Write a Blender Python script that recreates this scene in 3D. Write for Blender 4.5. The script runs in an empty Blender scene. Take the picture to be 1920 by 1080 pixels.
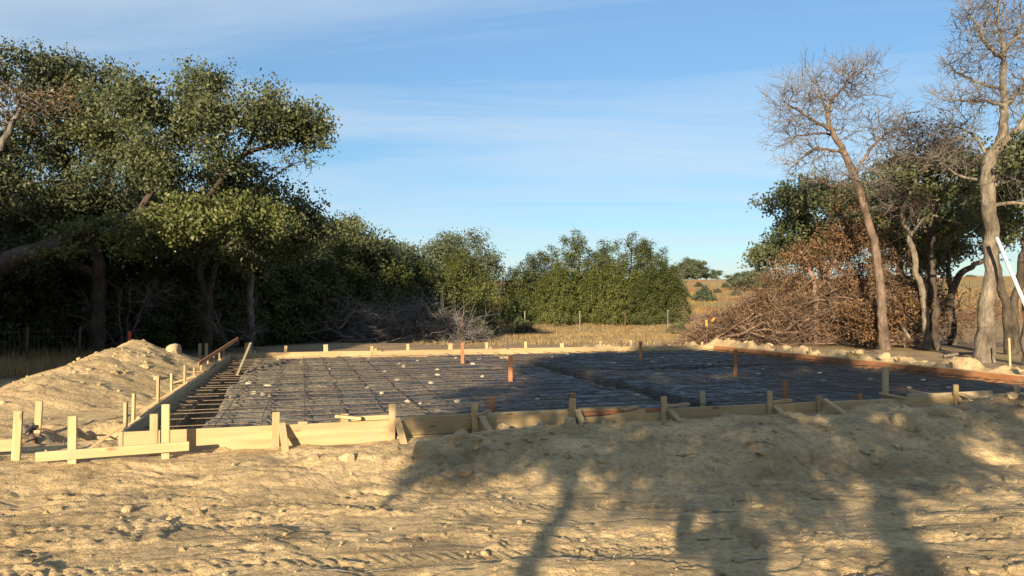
import bpy, math, random
import numpy as np

S = bpy.context.scene
COL = S.collection
R = math.radians
PI = math.pi

# ------------------------------------------------------------------ camera, sky, sun, exposure
F = 1370.0                                   # focal length in photo pixels (1920 wide)
PITCH = math.atan(32 / F)
EYE = 1.6
cam_d = bpy.data.cameras.new('camera')
cam = bpy.data.objects.new('camera', cam_d)
COL.objects.link(cam)
cam.location = (0, 0, EYE)
cam.rotation_euler = (R(90) + PITCH, 0, 0)
cam_d.sensor_width = 36
cam_d.lens = 36 * F / 1920
cam_d.clip_start = 0.05
cam_d.clip_end = 6000
S.camera = cam

SUN_EL, SUN_AZ = R(14.2), R(16.0)            # sun low, behind the camera and a little to the left
W = bpy.data.worlds.new('World')
S.world = W
W.use_nodes = True
wn, wl = W.node_tree.nodes, W.node_tree.links
wn.clear()
wo = wn.new('ShaderNodeOutputWorld'); bg = wn.new('ShaderNodeBackground')
sky = wn.new('ShaderNodeTexSky'); sky.sky_type = 'NISHITA'
sky.sun_disc = False
sky.sun_elevation = SUN_EL
sky.sun_rotation = PI + SUN_AZ
sky.air_density = 1.0; sky.dust_density = 0.15; sky.ozone_density = 2.0
bg.inputs['Strength'].default_value = 0.115
# thin cirrus, laid out on a plane high above the ground
tc = wn.new('ShaderNodeTexCoord'); sep = wn.new('ShaderNodeSeparateXYZ')
wl.new(tc.outputs['Generated'], sep.inputs[0])
def wmath(op, a, b):
    n = wn.new('ShaderNodeMath'); n.operation = op
    for i, v in enumerate((a, b)):
        if hasattr(v, 'links'): wl.new(v, n.inputs[i])
        else: n.inputs[i].default_value = v
    return n.outputs[0]
zz = wmath('ADD', wmath('MAXIMUM', sep.outputs['Z'], 0.0), 0.10)
cx_ = wmath('DIVIDE', sep.outputs['X'], zz); cy_ = wmath('DIVIDE', sep.outputs['Y'], zz)
cmb = wn.new('ShaderNodeCombineXYZ'); wl.new(cx_, cmb.inputs[0]); wl.new(cy_, cmb.inputs[1])
mp = wn.new('ShaderNodeMapping'); wl.new(cmb.outputs[0], mp.inputs[0])
mp.inputs['Rotation'].default_value = (0, 0, R(18)); mp.inputs['Scale'].default_value = (0.32, 1.25, 1)
mp.inputs['Location'].default_value = (3.1, 1.4, 0)
n1 = wn.new('ShaderNodeTexNoise'); wl.new(mp.outputs[0], n1.inputs['Vector'])
n1.inputs['Scale'].default_value = 0.9; n1.inputs['Detail'].default_value = 7; n1.inputs['Roughness'].default_value = 0.6
n1.inputs['Distortion'].default_value = 0.7
cr = wn.new('ShaderNodeMapRange'); wl.new(n1.outputs[0], cr.inputs[0])
cr.inputs[1].default_value = 0.36; cr.inputs[2].default_value = 0.66; cr.inputs[3].default_value = 0.0; cr.inputs[4].default_value = 0.62
tint = wn.new('ShaderNodeMix'); tint.data_type = 'RGBA'; tint.blend_type = 'MULTIPLY'
tint.inputs[0].default_value = 1.0
sr = wn.new('ShaderNodeValToRGB'); wl.new(sep.outputs['Z'], sr.inputs[0])
for e_, (p_, c_) in zip([sr.color_ramp.elements[0], sr.color_ramp.elements[1], sr.color_ramp.elements.new(0.5)], ((0.0, (0.315, 0.36, 0.425, 1)), (1.0, (0.475, 0.595, 0.615, 1)), (0.22, (0.385, 0.475, 0.525, 1)))):
    e_.position = p_; e_.color = c_
wl.new(sr.outputs[0], tint.inputs[7])
wl.new(sky.outputs[0], tint.inputs[6])
mx = wn.new('ShaderNodeMix'); mx.data_type = 'RGBA'
wl.new(cr.outputs[0], mx.inputs[0]); wl.new(tint.outputs[2], mx.inputs[6])
mx.inputs[7].default_value = (2.45, 2.8, 3.15, 1)
wl.new(mx.outputs[2], bg.inputs['Color']); wl.new(bg.outputs[0], wo.inputs['Surface'])

sd = bpy.data.lights.new('sun', 'SUN'); so = bpy.data.objects.new('sun', sd); COL.objects.link(so)
sd.energy = 4.8; sd.angle = R(0.53); sd.color = (1.0, 0.85, 0.60)
so.rotation_euler = (R(90) - SUN_EL, 0, -SUN_AZ)   # shines along (+sin az, +cos az, -sin el)
so.location = (-10, -30, 20)

S.view_settings.view_transform = 'Standard'
S.view_settings.look = 'None'
S.view_settings.gamma = 1.0
S.view_settings.use_curve_mapping = False
S.view_settings.exposure = 1.33
S.cycles.max_bounces = 6
S.cycles.transparent_max_bounces = 4

# ------------------------------------------------------------------ helpers
rng = np.random.default_rng(7)
random.seed(7)

def P(px, py, Y):
    """world point at depth Y that the photo shows at pixel px, py"""
    xc = (px - 960) / F; yc = (540 - py) / F
    ca, sa = math.cos(PITCH), math.sin(PITCH)
    d = np.array([xc, ca - yc * sa, sa + yc * ca])
    d = d * (Y / d[1])
    return d + np.array([0, 0, EYE])

def tag(o, label=None, cat=None, group=None, kind=None):
    if label: o['label'] = label
    if cat: o['category'] = cat
    if group: o['group'] = group
    if kind: o['kind'] = kind
    return o

def empty(name, loc=(0, 0, 0), label=None, cat=None, group=None):
    o = bpy.data.objects.new(name, None); COL.objects.link(o)
    o.location = loc; o.empty_display_size = 0.2
    return tag(o, label, cat, group)

def link(name, me, parent=None, loc=None):
    o = bpy.data.objects.new(name, me); COL.objects.link(o)
    if parent is not None: o.parent = parent
    if loc is not None: o.location = loc
    return o

def np_mesh(name, V, polys, mat, smooth=True):
    """V (n,3); polys = list of int arrays (m,k)"""
    me = bpy.data.meshes.new(name)
    V = np.asarray(V, dtype=np.float32)
    polys = [np.asarray(p, dtype=np.int32) for p in polys if len(p)]
    me.vertices.add(len(V)); me.vertices.foreach_set('co', V.ravel())
    loops = np.concatenate([p.ravel() for p in polys])
    tot = np.concatenate([np.full(len(p), p.shape[1], dtype=np.int32) for p in polys])
    start = np.concatenate([[0], np.cumsum(tot)[:-1]]).astype(np.int32)
    me.loops.add(len(loops)); me.loops.foreach_set('vertex_index', loops)
    me.polygons.add(len(tot)); me.polygons.foreach_set('loop_start', start); me.polygons.foreach_set('loop_total', tot)
    me.polygons.foreach_set('use_smooth', np.full(len(tot), smooth, dtype=bool))
    me.update(calc_edges=True)
    if mat: me.materials.append(mat)
    return me

class MB:
    """collects pieces of one mesh"""
    def __init__(self): self.V = []; self.P = {}; self.n = 0
    def add(self, V, polys):
        for p in polys:
            p = np.asarray(p, dtype=np.int32)
            if len(p): self.P.setdefault(p.shape[1], []).append(p + self.n)
        self.V.append(np.asarray(V, dtype=float)); self.n += len(V)
        return self
    def box(self, c, ax, ay, az, bevel=0.0):
        c = np.asarray(c, float); ax, ay, az = (np.asarray(v, float) for v in (ax, ay, az))
        if bevel <= 0:
            V = [c + sx * ax + sy * ay + sz * az for sx in (-1, 1) for sy in (-1, 1) for sz in (-1, 1)]
            Q = [[0, 1, 3, 2], [4, 6, 7, 5], [0, 4, 5, 1], [2, 3, 7, 6], [0, 2, 6, 4], [1, 5, 7, 3]]
            return self.add(V, [Q])
        # eight corners, three vertices each: a bevelled box
        lx, ly, lz = (np.linalg.norm(v) for v in (ax, ay, az))
        fx, fy, fz = 1 - bevel / lx, 1 - bevel / ly, 1 - bevel / lz
        V = []; idx = {}
        for sx in (-1, 1):
            for sy in (-1, 1):
                for sz in (-1, 1):
                    idx[(sx, sy, sz)] = len(V)
                    V += [c + sx * ax + sy * fy * ay + sz * fz * az, c + sx * fx * ax + sy * ay + sz * fz * az, c + sx * fx * ax + sy * fy * ay + sz * az]
        Q = []; T = []
        s4 = [(-1, -1), (1, -1), (1, 1), (-1, 1)]
        for k in range(3):
            for s in (-1, 1):
                f = []
                for a, b in s4:
                    t = [0, 0, 0]; t[k] = s; t[(k + 1) % 3] = a; t[(k + 2) % 3] = b
                    f.append(idx[tuple(t)] + k)
                Q.append(f if s > 0 else f[::-1])
        for k in range(3):
            k1, k2 = (k + 1) % 3, (k + 2) % 3
            for a in (-1, 1):
                for b in (-1, 1):
                    t0 = [0, 0, 0]; t1 = [0, 0, 0]
                    t0[k] = -1; t1[k] = 1; t0[k1] = t1[k1] = a; t0[k2] = t1[k2] = b
                    i0, i1 = idx[tuple(t0)], idx[tuple(t1)]
                    f = [i0 + k1, i1 + k1, i1 + k2, i0 + k2]
                    Q.append(f if a * b < 0 else f[::-1])
        for k, i in idx.items():
            f = [i, i + 1, i + 2]
            T.append(f if k[0] * k[1] * k[2] > 0 else f[::-1])
        return self.add(V, [Q, T])
    def bar(self, p0, p1, w, t, side=(0, 0, 1), bevel=0.004, ext=0.0):
        """straight timber p0 -> p1; t across, w along the 'side' direction"""
        p0, p1 = np.asarray(p0, float), np.asarray(p1, float)
        d = p1 - p0; L = np.linalg.norm(d); d = d / L
        s = np.asarray(side, float); s = s - d * s.dot(d); s /= np.linalg.norm(s)
        n = np.cross(d, s)
        return self.box((p0 + p1) / 2, d * (L / 2 + ext), s * w / 2, n * t / 2, bevel)
    def tube(self, pts, rad, k=6, cap=True):
        pts = np.asarray(pts, float); n = len(pts)
        rad = np.broadcast_to(np.asarray(rad, float), (n,))
        t = np.empty_like(pts); t[1:-1] = pts[2:] - pts[:-2]; t[0] = pts[1] - pts[0]; t[-1] = pts[-1] - pts[-2]
        t /= (np.linalg.norm(t, axis=1, keepdims=True) + 1e-9)
        m = pts[-1] - pts[0]
        ref = np.array([1., 0, 0]) if abs(m[0]) < 0.6 * np.linalg.norm(m) else np.array([0, 0, 1.0])
        a = np.cross(t, ref); a /= (np.linalg.norm(a, axis=1, keepdims=True) + 1e-9)
        b = np.cross(t, a)
        th = np.arange(k) * (2 * PI / k)
        V = pts[:, None, :] + rad[:, None, None] * (np.cos(th)[None, :, None] * a[:, None, :] + np.sin(th)[None, :, None] * b[:, None, :])
        V = V.reshape(-1, 3)
        i = np.arange(n - 1)[:, None] * k; j = np.arange(k)[None, :]; j2 = (j + 1) % k
        Q = np.stack([i + j, i + j2, i + k + j2, i + k + j], -1).reshape(-1, 4)
        polys = [Q]
        if cap: polys += [[list(range(k))[::-1]], [list(range((n - 1) * k, n * k))]]
        return self.add(V, polys)
    def mesh(self, name, mat, smooth=False):
        return np_mesh(name, np.concatenate(self.V), [np.concatenate(v) for v in self.P.values()], mat, smooth)
    def build(self, name, mat, parent=None, smooth=False):
        return link(name, self.mesh(name, mat, smooth), parent)

# --- noise in numpy
_perm = np.random.default_rng(3).permutation(512)
_grad = np.random.default_rng(4).uniform(0, 2 * PI, 512)
def perlin(x, y, seed=0):
    x = np.asarray(x, float); y = np.asarray(y, float)
    xi = np.floor(x).astype(int); yi = np.floor(y).astype(int)
    xf = x - xi; yf = y - yi
    u = xf * xf * xf * (xf * (xf * 6 - 15) + 10); v = yf * yf * yf * (yf * (yf * 6 - 15) + 10)
    def g(ix, iy, dx, dy):
        h = _grad[_perm[(_perm[(ix + seed * 37) & 511] + iy) & 511]]
        return np.cos(h) * dx + np.sin(h) * dy
    a = g(xi, yi, xf, yf); b = g(xi + 1, yi, xf - 1, yf)
    c = g(xi, yi + 1, xf, yf - 1); d = g(xi + 1, yi + 1, xf - 1, yf - 1)
    return ((a + (b - a) * u) + ((c + (d - c) * u) - (a + (b - a) * u)) * v) * 1.5
def fbm(x, y, o=4, seed=0, gain=0.5, lac=2.03):
    s = 0; a = 1.0
    for k in range(o):
        s = s + a * perlin(x, y, seed + k * 5); x = x * lac; y = y * lac; a *= gain
    return s
def ridged(x, y, o=3, seed=0):
    s = 0; a = 1.0
    for k in range(o):
        s = s + a * (1 - 2 * np.abs(perlin(x, y, seed + k * 7))); x = x * 2.1; y = y * 2.1; a *= 0.5
    return s
def sstep(a, b, x):
    t = np.clip((x - a) / (b - a), 0, 1); return t * t * (3 - 2 * t)

# --- materials
def mat(name):
    m = bpy.data.materials.new(name); m.use_nodes = True
    n, l = m.node_tree.nodes, m.node_tree.links
    return m, n, l, n['Principled BSDF']
def rgba(c): return (c[0], c[1], c[2], 1)
def ramp(n, stops):
    r = n.new('ShaderNodeValToRGB')
    e = r.color_ramp.elements
    while len(e) < len(stops): e.new(0.5)
    for i, (p, c) in enumerate(stops): e[i].position = p; e[i].color = rgba(c)
    return r
def noise(n, l, vec, scale, detail=4, rough=0.55, dist=0.0):
    t = n.new('ShaderNodeTexNoise'); t.inputs['Scale'].default_value = scale; t.inputs['Detail'].default_value = detail
    t.inputs['Roughness'].default_value = rough; t.inputs['Distortion'].default_value = dist
    if vec is not None: l.new(vec, t.inputs['Vector'])
    return t
def mixc(n, l, fac, a, b, mode='MIX'):
    m = n.new('ShaderNodeMix'); m.data_type = 'RGBA'; m.blend_type = mode
    for i, v in ((0, fac), (6, a), (7, b)):
        if hasattr(v, 'links'): l.new(v, m.inputs[i])
        elif i == 0: m.inputs[0].default_value = v
        else: m.inputs[i].default_value = rgba(v)
    return m.outputs[2]
def bump(n, l, h, strength, dist, nrm=None):
    b = n.new('ShaderNodeBump'); b.inputs['Strength'].default_value = strength; b.inputs['Distance'].default_value = dist
    l.new(h, b.inputs['Height'])
    if nrm is not None: l.new(nrm, b.inputs['Normal'])
    return b.outputs[0]

def m_soil():
    m, n, l, p = mat('soil')
    tc = n.new('ShaderNodeTexCoord'); v = tc.outputs['Object']
    at = n.new('ShaderNodeAttribute'); at.attribute_name = 'soil'
    a = noise(n, l, v, 1.3, 6, 0.6); b = noise(n, l, v, 14, 6, 0.65); c = noise(n, l, v, 75, 4, 0.6)
    r1 = ramp(n, [(0.3, (0.66, 0.65, 0.63)), (0.7, (1.18, 1.17, 1.14))]); l.new(a.outputs[0], r1.inputs[0])
    r2 = ramp(n, [(0.28, (0.60, 0.58, 0.56)), (0.5, (1.0, 1.0, 1.0)), (0.75, (1.25, 1.25, 1.27))]); l.new(b.outputs[0], r2.inputs[0])
    r3 = ramp(n, [(0.3, (0.82, 0.81, 0.80)), (0.7, (1.12, 1.12, 1.13))]); l.new(c.outputs[0], r3.inputs[0])
    x = mixc(n, l, 1.0, at.outputs['Color'], r1.outputs[0], 'MULTIPLY')
    x = mixc(n, l, 1.0, x, r2.outputs[0], 'MULTIPLY'); x = mixc(n, l, 1.0, x, r3.outputs[0], 'MULTIPLY')
    l.new(x, p.inputs['Base Color']); p.inputs['Roughness'].default_value = 0.95; p.inputs['Specular IOR Level'].default_value = 0.15
    vo = n.new('ShaderNodeTexVoronoi'); vo.inputs['Scale'].default_value = 26; l.new(v, vo.inputs['Vector'])
    nb = bump(n, l, b.outputs[0], 0.9, 0.04)
    nb = bump(n, l, vo.outputs['Distance'], 0.25, 0.012, nb)
    nb = bump(n, l, c.outputs[0], 0.9, 0.014, nb)
    l.new(nb, p.inputs['Normal'])
    return m

def m_wood(name, lo, hi, dirt=0.34, scale=1.0):
    m, n, l, p = mat(name)
    tc = n.new('ShaderNodeTexCoord'); oi = n.new('ShaderNodeObjectInfo')
    at = n.new('ShaderNodeAttribute'); at.attribute_name = 'grain'
    mpn = n.new('ShaderNodeMapping'); l.new(at.outputs['Vector'], mpn.inputs[0]); mpn.inputs['Scale'].default_value = (0.9, 11, 11)
    ad = n.new('ShaderNodeVectorMath'); ad.operation = 'ADD'
    l.new(mpn.outputs[0], ad.inputs[0])
    sc = n.new('ShaderNodeMath'); sc.operation = 'MULTIPLY'; sc.inputs[1].default_value = 57; l.new(oi.outputs['Random'], sc.inputs[0])
    cb = n.new('ShaderNodeCombineXYZ'); l.new(sc.outputs[0], cb.inputs[0]); l.new(sc.outputs[0], cb.inputs[1]); l.new(cb.outputs[0], ad.inputs[1])
    g = noise(n, l, ad.outputs[0], 1.0, 5, 0.6, 0.6)
    r = ramp(n, [(0.25, lo), (0.7, hi)]); l.new(g.outputs[0], r.inputs[0])
    # knots
    mk = n.new('ShaderNodeMapping'); l.new(at.outputs['Vector'], mk.inputs[0]); mk.inputs['Scale'].default_value = (2.0, 6.0, 6.0)
    a2 = n.new('ShaderNodeVectorMath'); a2.operation = 'ADD'; l.new(mk.outputs[0], a2.inputs[0]); l.new(cb.outputs[0], a2.inputs[1])
    vk = n.new('ShaderNodeTexVoronoi'); vk.inputs['Scale'].default_value = 1.0; l.new(a2.outputs[0], vk.inputs['Vector'])
    kr = ramp(n, [(0.07, (0.22, 0.14, 0.09)), (0.17, (1, 1, 1))]); l.new(vk.outputs['Distance'], kr.inputs[0])
    x = mixc(n, l, 0.75, r.outputs[0], kr.outputs[0], 'MULTIPLY')
    # board to board difference and soil smears
    vr = ramp(n, [(0.0, (0.72, 0.70, 0.68)), (1.0, (1.14, 1.12, 1.07))]); l.new(oi.outputs['Random'], vr.inputs[0])
    x = mixc(n, l, 1.0, x, vr.outputs[0], 'MULTIPLY')
    d = noise(n, l, tc.outputs['Object'], 5, 5, 0.65)
    dr = ramp(n, [(0.50, (0, 0, 0)), (0.72, (dirt * 3, dirt * 3, dirt * 3))]); l.new(d.outputs[0], dr.inputs[0])
    x = mixc(n, l, dr.outputs[0], x, (0.33, 0.25, 0.15))
    l.new(x, p.inputs['Base Color']); p.inputs['Roughness'].default_value = 0.7
    p.inputs['Specular IOR Level'].default_value = 0.25
    l.new(bump(n, l, g.outputs[0], 0.25, 0.004), p.inputs['Normal'])
    return m

def m_leaf(name, cols, trans=0.35, rough=0.5, spec=0.4):
    """one colour per leaf, from a ramp over the random number of the leaf, and a second slow variation"""
    m, n, l, p = mat(name)
    ge = n.new('ShaderNodeNewGeometry'); tc = n.new('ShaderNodeTexCoord')
    k = len(cols)
    r = ramp(n, [(i / (k - 1), c) for i, c in enumerate(cols)]); l.new(ge.outputs['Random Per Island'], r.inputs[0])
    nz = noise(n, l, tc.outputs['Object'], 0.8, 3)
    vr = ramp(n, [(0.3, (0.72, 0.78, 0.72)), (0.7, (1.25, 1.18, 1.05))]); l.new(nz.outputs[0], vr.inputs[0])
    x = mixc(n, l, 1.0, r.outputs[0], vr.outputs[0], 'MULTIPLY')
    l.new(x, p.inputs['Base Color']); p.inputs['Roughness'].default_value = rough; p.inputs['Specular IOR Level'].default_value = spec
    tr = n.new('ShaderNodeBsdfTranslucent'); l.new(x, tr.inputs['Color'])
    ms = n.new('ShaderNodeMixShader'); ms.inputs[0].default_value = trans
    l.new(p.outputs[0], ms.inputs[1]); l.new(tr.outputs[0], ms.inputs[2])
    l.new(ms.outputs[0], n['Material Output'].inputs['Surface'])
    return m

def m_bark(name, lo, hi, scale=9):
    m, n, l, p = mat(name)
    tc = n.new('ShaderNodeTexCoord')
    mpn = n.new('ShaderNodeMapping'); l.new(tc.outputs['Object'], mpn.inputs[0]); mpn.inputs['Scale'].default_value = (1, 1, 0.35)
    a = noise(n, l, mpn.outputs[0], scale, 6, 0.65); b = noise(n, l, tc.outputs['Object'], 1.6, 3)
    r = ramp(n, [(0.3, lo), (0.68, hi)]); l.new(a.outputs[0], r.inputs[0])
    r2 = ramp(n, [(0.32, (0.5, 0.48, 0.46)), (0.68, (1.25, 1.25, 1.25))]); l.new(b.outputs[0], r2.inputs[0])
    l.new(mixc(n, l, 1.0, r.outputs[0], r2.outputs[0], 'MULTIPLY'), p.inputs['Base Color'])
    p.inputs['Roughness'].default_value = 0.9; p.inputs['Specular IOR Level'].default_value = 0.15
    vo = n.new('ShaderNodeTexVoronoi'); vo.inputs['Scale'].default_value = scale * 2; l.new(mpn.outputs[0], vo.inputs['Vector'])
    nb = bump(n, l, a.outputs[0], 0.9, 0.05); nb = bump(n, l, vo.outputs['Distance'], 0.6, 0.03, nb)
    l.new(nb, p.inputs['Normal'])
    return m

def m_plain(name, lo, hi, scale=6, rough=0.6, spec=0.3, metal=0.0, bs=0.2):
    m, n, l, p = mat(name)
    tc = n.new('ShaderNodeTexCoord')
    a = noise(n, l, tc.outputs['Object'], scale, 5, 0.6)
    r = ramp(n, [(0.3, lo), (0.7, hi)]); l.new(a.outputs[0], r.inputs[0])
    l.new(r.outputs[0], p.inputs['Base Color'])
    p.inputs['Roughness'].default_value = rough; p.inputs['Specular IOR Level'].default_value = spec; p.inputs['Metallic'].default_value = metal
    if bs: l.new(bump(n, l, a.outputs[0], bs, 0.02), p.inputs['Normal'])
    return m

def m_plastic():
    m, n, l, p = mat('black_poly_sheeting')
    tc = n.new('ShaderNodeTexCoord')
    a = noise(n, l, tc.outputs['Object'], 1.1, 6, 0.65); b = noise(n, l, tc.outputs['Object'], 18, 5, 0.7)
    ma = n.new('ShaderNodeMath'); ma.operation = 'MULTIPLY'; l.new(a.outputs[0], ma.inputs[0]); l.new(b.outputs[0], ma.inputs[1])
    r = ramp(n, [(0.16, (0.012, 0.013, 0.017)), (0.27, (0.05, 0.046, 0.04)), (0.42, (0.21, 0.175, 0.12))])   # soil dust on the black sheet, coloured paler on its sunlit side
    at = n.new('ShaderNodeAttribute'); at.attribute_name = 'soil'
    du = n.new('ShaderNodeMath'); du.operation = 'MULTIPLY_ADD'; du.inputs[1].default_value = 0.17; l.new(at.outputs['Fac'], du.inputs[0]); l.new(ma.outputs[0], du.inputs[2])
    sb = n.new('ShaderNodeMath'); sb.operation = 'SUBTRACT'; sb.inputs[1].default_value = 0.03; l.new(du.outputs[0], sb.inputs[0]); ma = sb
    l.new(ma.outputs[0], r.inputs[0]); l.new(r.outputs[0], p.inputs['Base Color'])
    rr = ramp(n, [(0.18, (0.3, 0.3, 0.3)), (0.4, (0.75, 0.75, 0.75))]); l.new(ma.outputs[0], rr.inputs[0])
    l.new(rr.outputs[0], p.inputs['Roughness']); p.inputs['Specular IOR Level'].default_value = 0.5
    mpn = n.new('ShaderNodeMapping'); l.new(tc.outputs['Object'], mpn.inputs[0])
    mpn.inputs['Rotation'].default_value = (0, 0, R(-10)); mpn.inputs['Scale'].default_value = (2.2, 9, 4)
    c = noise(n, l, mpn.outputs[0], 1.6, 5, 0.6, 0.8)
    l.new(bump(n, l, c.outputs[0], 1.0, 0.09), p.inputs['Normal'])
    return m

M = {}
M['soil'] = m_soil()
M['pine'] = m_wood('pale_pine', (0.30, 0.20, 0.095), (0.47, 0.345, 0.185))
M['pine_red'] = m_wood('reddish_pine', (0.26, 0.105, 0.045), (0.40, 0.18, 0.08), 0.15)
M['pine_grey'] = m_wood('weathered_shaded_pine', (0.30, 0.24, 0.15), (0.44, 0.35, 0.22), 0.2)  # grey of the old stakes, also the shade painted into the left wall
M['pine_orange'] = m_wood('orange_stained_pine', (0.34, 0.13, 0.06), (0.46, 0.20, 0.10), 0.06)
M['plastic'] = m_plastic()
M['rebar'] = m_plain('rusty_steel', (0.07, 0.05, 0.035), (0.19, 0.135, 0.09), 30, 0.7, 0.3, 0.1)
M['concrete'] = m_plain('pale_concrete', (0.33, 0.27, 0.18), (0.50, 0.42, 0.30), 14, 0.9, 0.2)
M['rock'] = m_plain('limestone', (0.30, 0.22, 0.12), (0.48, 0.37, 0.21), 7, 0.92, 0.15, 0, 0.8)
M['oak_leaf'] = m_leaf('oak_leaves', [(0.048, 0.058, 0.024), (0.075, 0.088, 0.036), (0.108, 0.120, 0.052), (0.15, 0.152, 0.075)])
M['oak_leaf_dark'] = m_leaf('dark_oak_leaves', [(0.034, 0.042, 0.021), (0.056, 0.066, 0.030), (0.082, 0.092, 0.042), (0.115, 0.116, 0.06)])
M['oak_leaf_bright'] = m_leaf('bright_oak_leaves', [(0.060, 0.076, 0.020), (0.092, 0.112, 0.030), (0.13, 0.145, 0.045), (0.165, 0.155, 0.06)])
M['oak_leaf_blue'] = m_leaf('far_oak_leaves', [(0.062, 0.078, 0.048), (0.092, 0.108, 0.064), (0.125, 0.137, 0.086)])
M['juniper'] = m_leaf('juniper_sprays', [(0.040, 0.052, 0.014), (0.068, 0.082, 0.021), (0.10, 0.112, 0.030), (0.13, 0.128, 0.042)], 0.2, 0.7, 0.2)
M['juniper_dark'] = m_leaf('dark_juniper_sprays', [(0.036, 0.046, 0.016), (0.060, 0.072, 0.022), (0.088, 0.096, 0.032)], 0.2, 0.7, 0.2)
M['dead_leaf'] = m_leaf('dead_oak_leaves', [(0.055, 0.032, 0.020), (0.11, 0.060, 0.034), (0.17, 0.095, 0.05), (0.26, 0.155, 0.085)], 0.25, 0.7, 0.2)
M['sage'] = m_leaf('sage_leaves', [(0.06, 0.075, 0.04), (0.10, 0.115, 0.06), (0.14, 0.145, 0.08)], 0.25, 0.7, 0.2)
M['straw'] = m_leaf('dry_grass', [(0.18, 0.115, 0.058), (0.29, 0.195, 0.10), (0.38, 0.27, 0.15), (0.23, 0.18, 0.08)], 0.3, 0.8, 0.1)
M['oak_leaf_olive'] = m_leaf('olive_oak_leaves', [(0.075, 0.088, 0.042), (0.10, 0.115, 0.055), (0.13, 0.14, 0.07), (0.16, 0.165, 0.09)])
M['rust_grass'] = m_leaf('rust_field_grass', [(0.26, 0.12, 0.045), (0.34, 0.18, 0.07), (0.36, 0.25, 0.09), (0.28, 0.22, 0.08)], 0.3, 0.8, 0.1)
M['bark'] = m_bark('oak_bark', (0.036, 0.028, 0.021), (0.11, 0.085, 0.064))
M['bark_pale'] = m_bark('pale_oak_bark', (0.085, 0.070, 0.054), (0.24, 0.195, 0.145))
M['bark_red'] = m_bark('peeled_reddish_bark', (0.080, 0.056, 0.043), (0.205, 0.145, 0.107))
M['twig'] = m_bark('grey_twigs', (0.11, 0.095, 0.085), (0.23, 0.20, 0.175))
M['brush'] = m_bark('grey_brush', (0.11, 0.097, 0.088), (0.26, 0.23, 0.205))
M['brush_brown'] = m_bark('brown_brush', (0.090, 0.058, 0.042), (0.28, 0.185, 0.13))
M['pvc'] = m_plain('white_pipe', (0.48, 0.49, 0.50), (0.66, 0.67, 0.68), 3, 0.35, 0.5, 0, 0)
M['red'] = m_plain('red_paint', (0.50, 0.03, 0.012), (0.65, 0.05, 0.02), 8, 0.5, 0.4)
M['orange'] = m_plain('orange_tape', (0.75, 0.17, 0.03), (0.85, 0.24, 0.05), 8, 0.5, 0.4)
M['post'] = m_plain('rusty_post', (0.06, 0.03, 0.02), (0.12, 0.06, 0.04), 8, 0.7, 0.3)
M['galv'] = m_plain('dull_wire', (0.10, 0.095, 0.085), (0.16, 0.15, 0.14), 8, 0.5, 0.5, 0.6, 0)
M['shirt'] = m_plain('blue_shirt', (0.05, 0.08, 0.16), (0.07, 0.10, 0.2), 8, 0.9, 0.1)
M['skin'] = m_plain('skin', (0.42, 0.24, 0.16), (0.5, 0.3, 0.2), 8, 0.6, 0.3)
M['black'] = m_plain('black_glass', (0.01, 0.01, 0.01), (0.02, 0.02, 0.02), 3, 0.2, 0.5, 0, 0)

def wood(mb, name, material, parent=None, origin=(0, 0, 0), axis=(1, 0, 0)):
    """builds a timber and stores a grain coordinate that runs along it"""
    me = mb.mesh(name, material, False)
    V = np.concatenate(mb.V) - np.asarray(origin, float)
    a = np.asarray(axis, float); a = a / np.linalg.norm(a)
    u = V @ a; rest = V - u[:, None] * a
    b = np.cross(a, (0.01, 0.02, 1)) if abs(a[2]) < 0.9 else np.cross(a, (0, 1, 0.03))
    b = b / np.linalg.norm(b); c = np.cross(a, b)
    g = np.stack([u, rest @ b, rest @ c], 1).astype(np.float32)
    at = me.attributes.new('grain', 'FLOAT_VECTOR', 'POINT'); at.data.foreach_set('vector', g.ravel())
    return link(name, me, parent)

def timber(name, p0, p1, w, t, material, parent=None, side=(0, 0, 1), bevel=0.004):
    mb = MB().bar(p0, p1, w, t, side, bevel)
    return wood(mb, name, material, parent, p0, np.asarray(p1, float) - np.asarray(p0, float))

# ------------------------------------------------------------------ slab frame and the land
N0 = np.array([-4.6, 8.7]); UD = np.array([0.9606, 0.2778]); VD = np.array([-0.2778, 0.9606])
SW, SL, ZT = 16.6, 14.15, 0.10               # slab width, length, height of the form tops
def sl(s, t, z=0.0):
    p = N0 + UD * s + VD * t
    return np.array([p[0], p[1], z])
def to_sl(x, y):
    dx, dy = x - N0[0], y - N0[1]
    return dx * UD[0] + dy * UD[1], dx * VD[0] + dy * VD[1]
def s_at(px):                                # place along the near form wall that the photo shows at column px
    k = (px - 960) / F
    return (k * N0[1] - N0[0]) / (UD[0] - UD[1] * k)

def land(x, y):
    """smooth lie of the land"""
    d = np.hypot(x, y)
    z = np.interp(d, [0, 4, 7, 9.5, 30, 48, 60, 90, 120, 200, 300, 330, 420, 900, 4000],
                  [-0.02, -0.05, -0.13, -0.2, -0.08, -0.35, 0.1, 1.1, 2.5, 5.6, 11.6, 12.0, 10.5, 4, -40])
    z = z + sstep(60, 120, d) * fbm(x / 60, y / 60, 3, 2) * 0.5 + sstep(14, 30, d) * fbm(x / 7, y / 7, 2, 9) * 0.10
    return z

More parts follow.
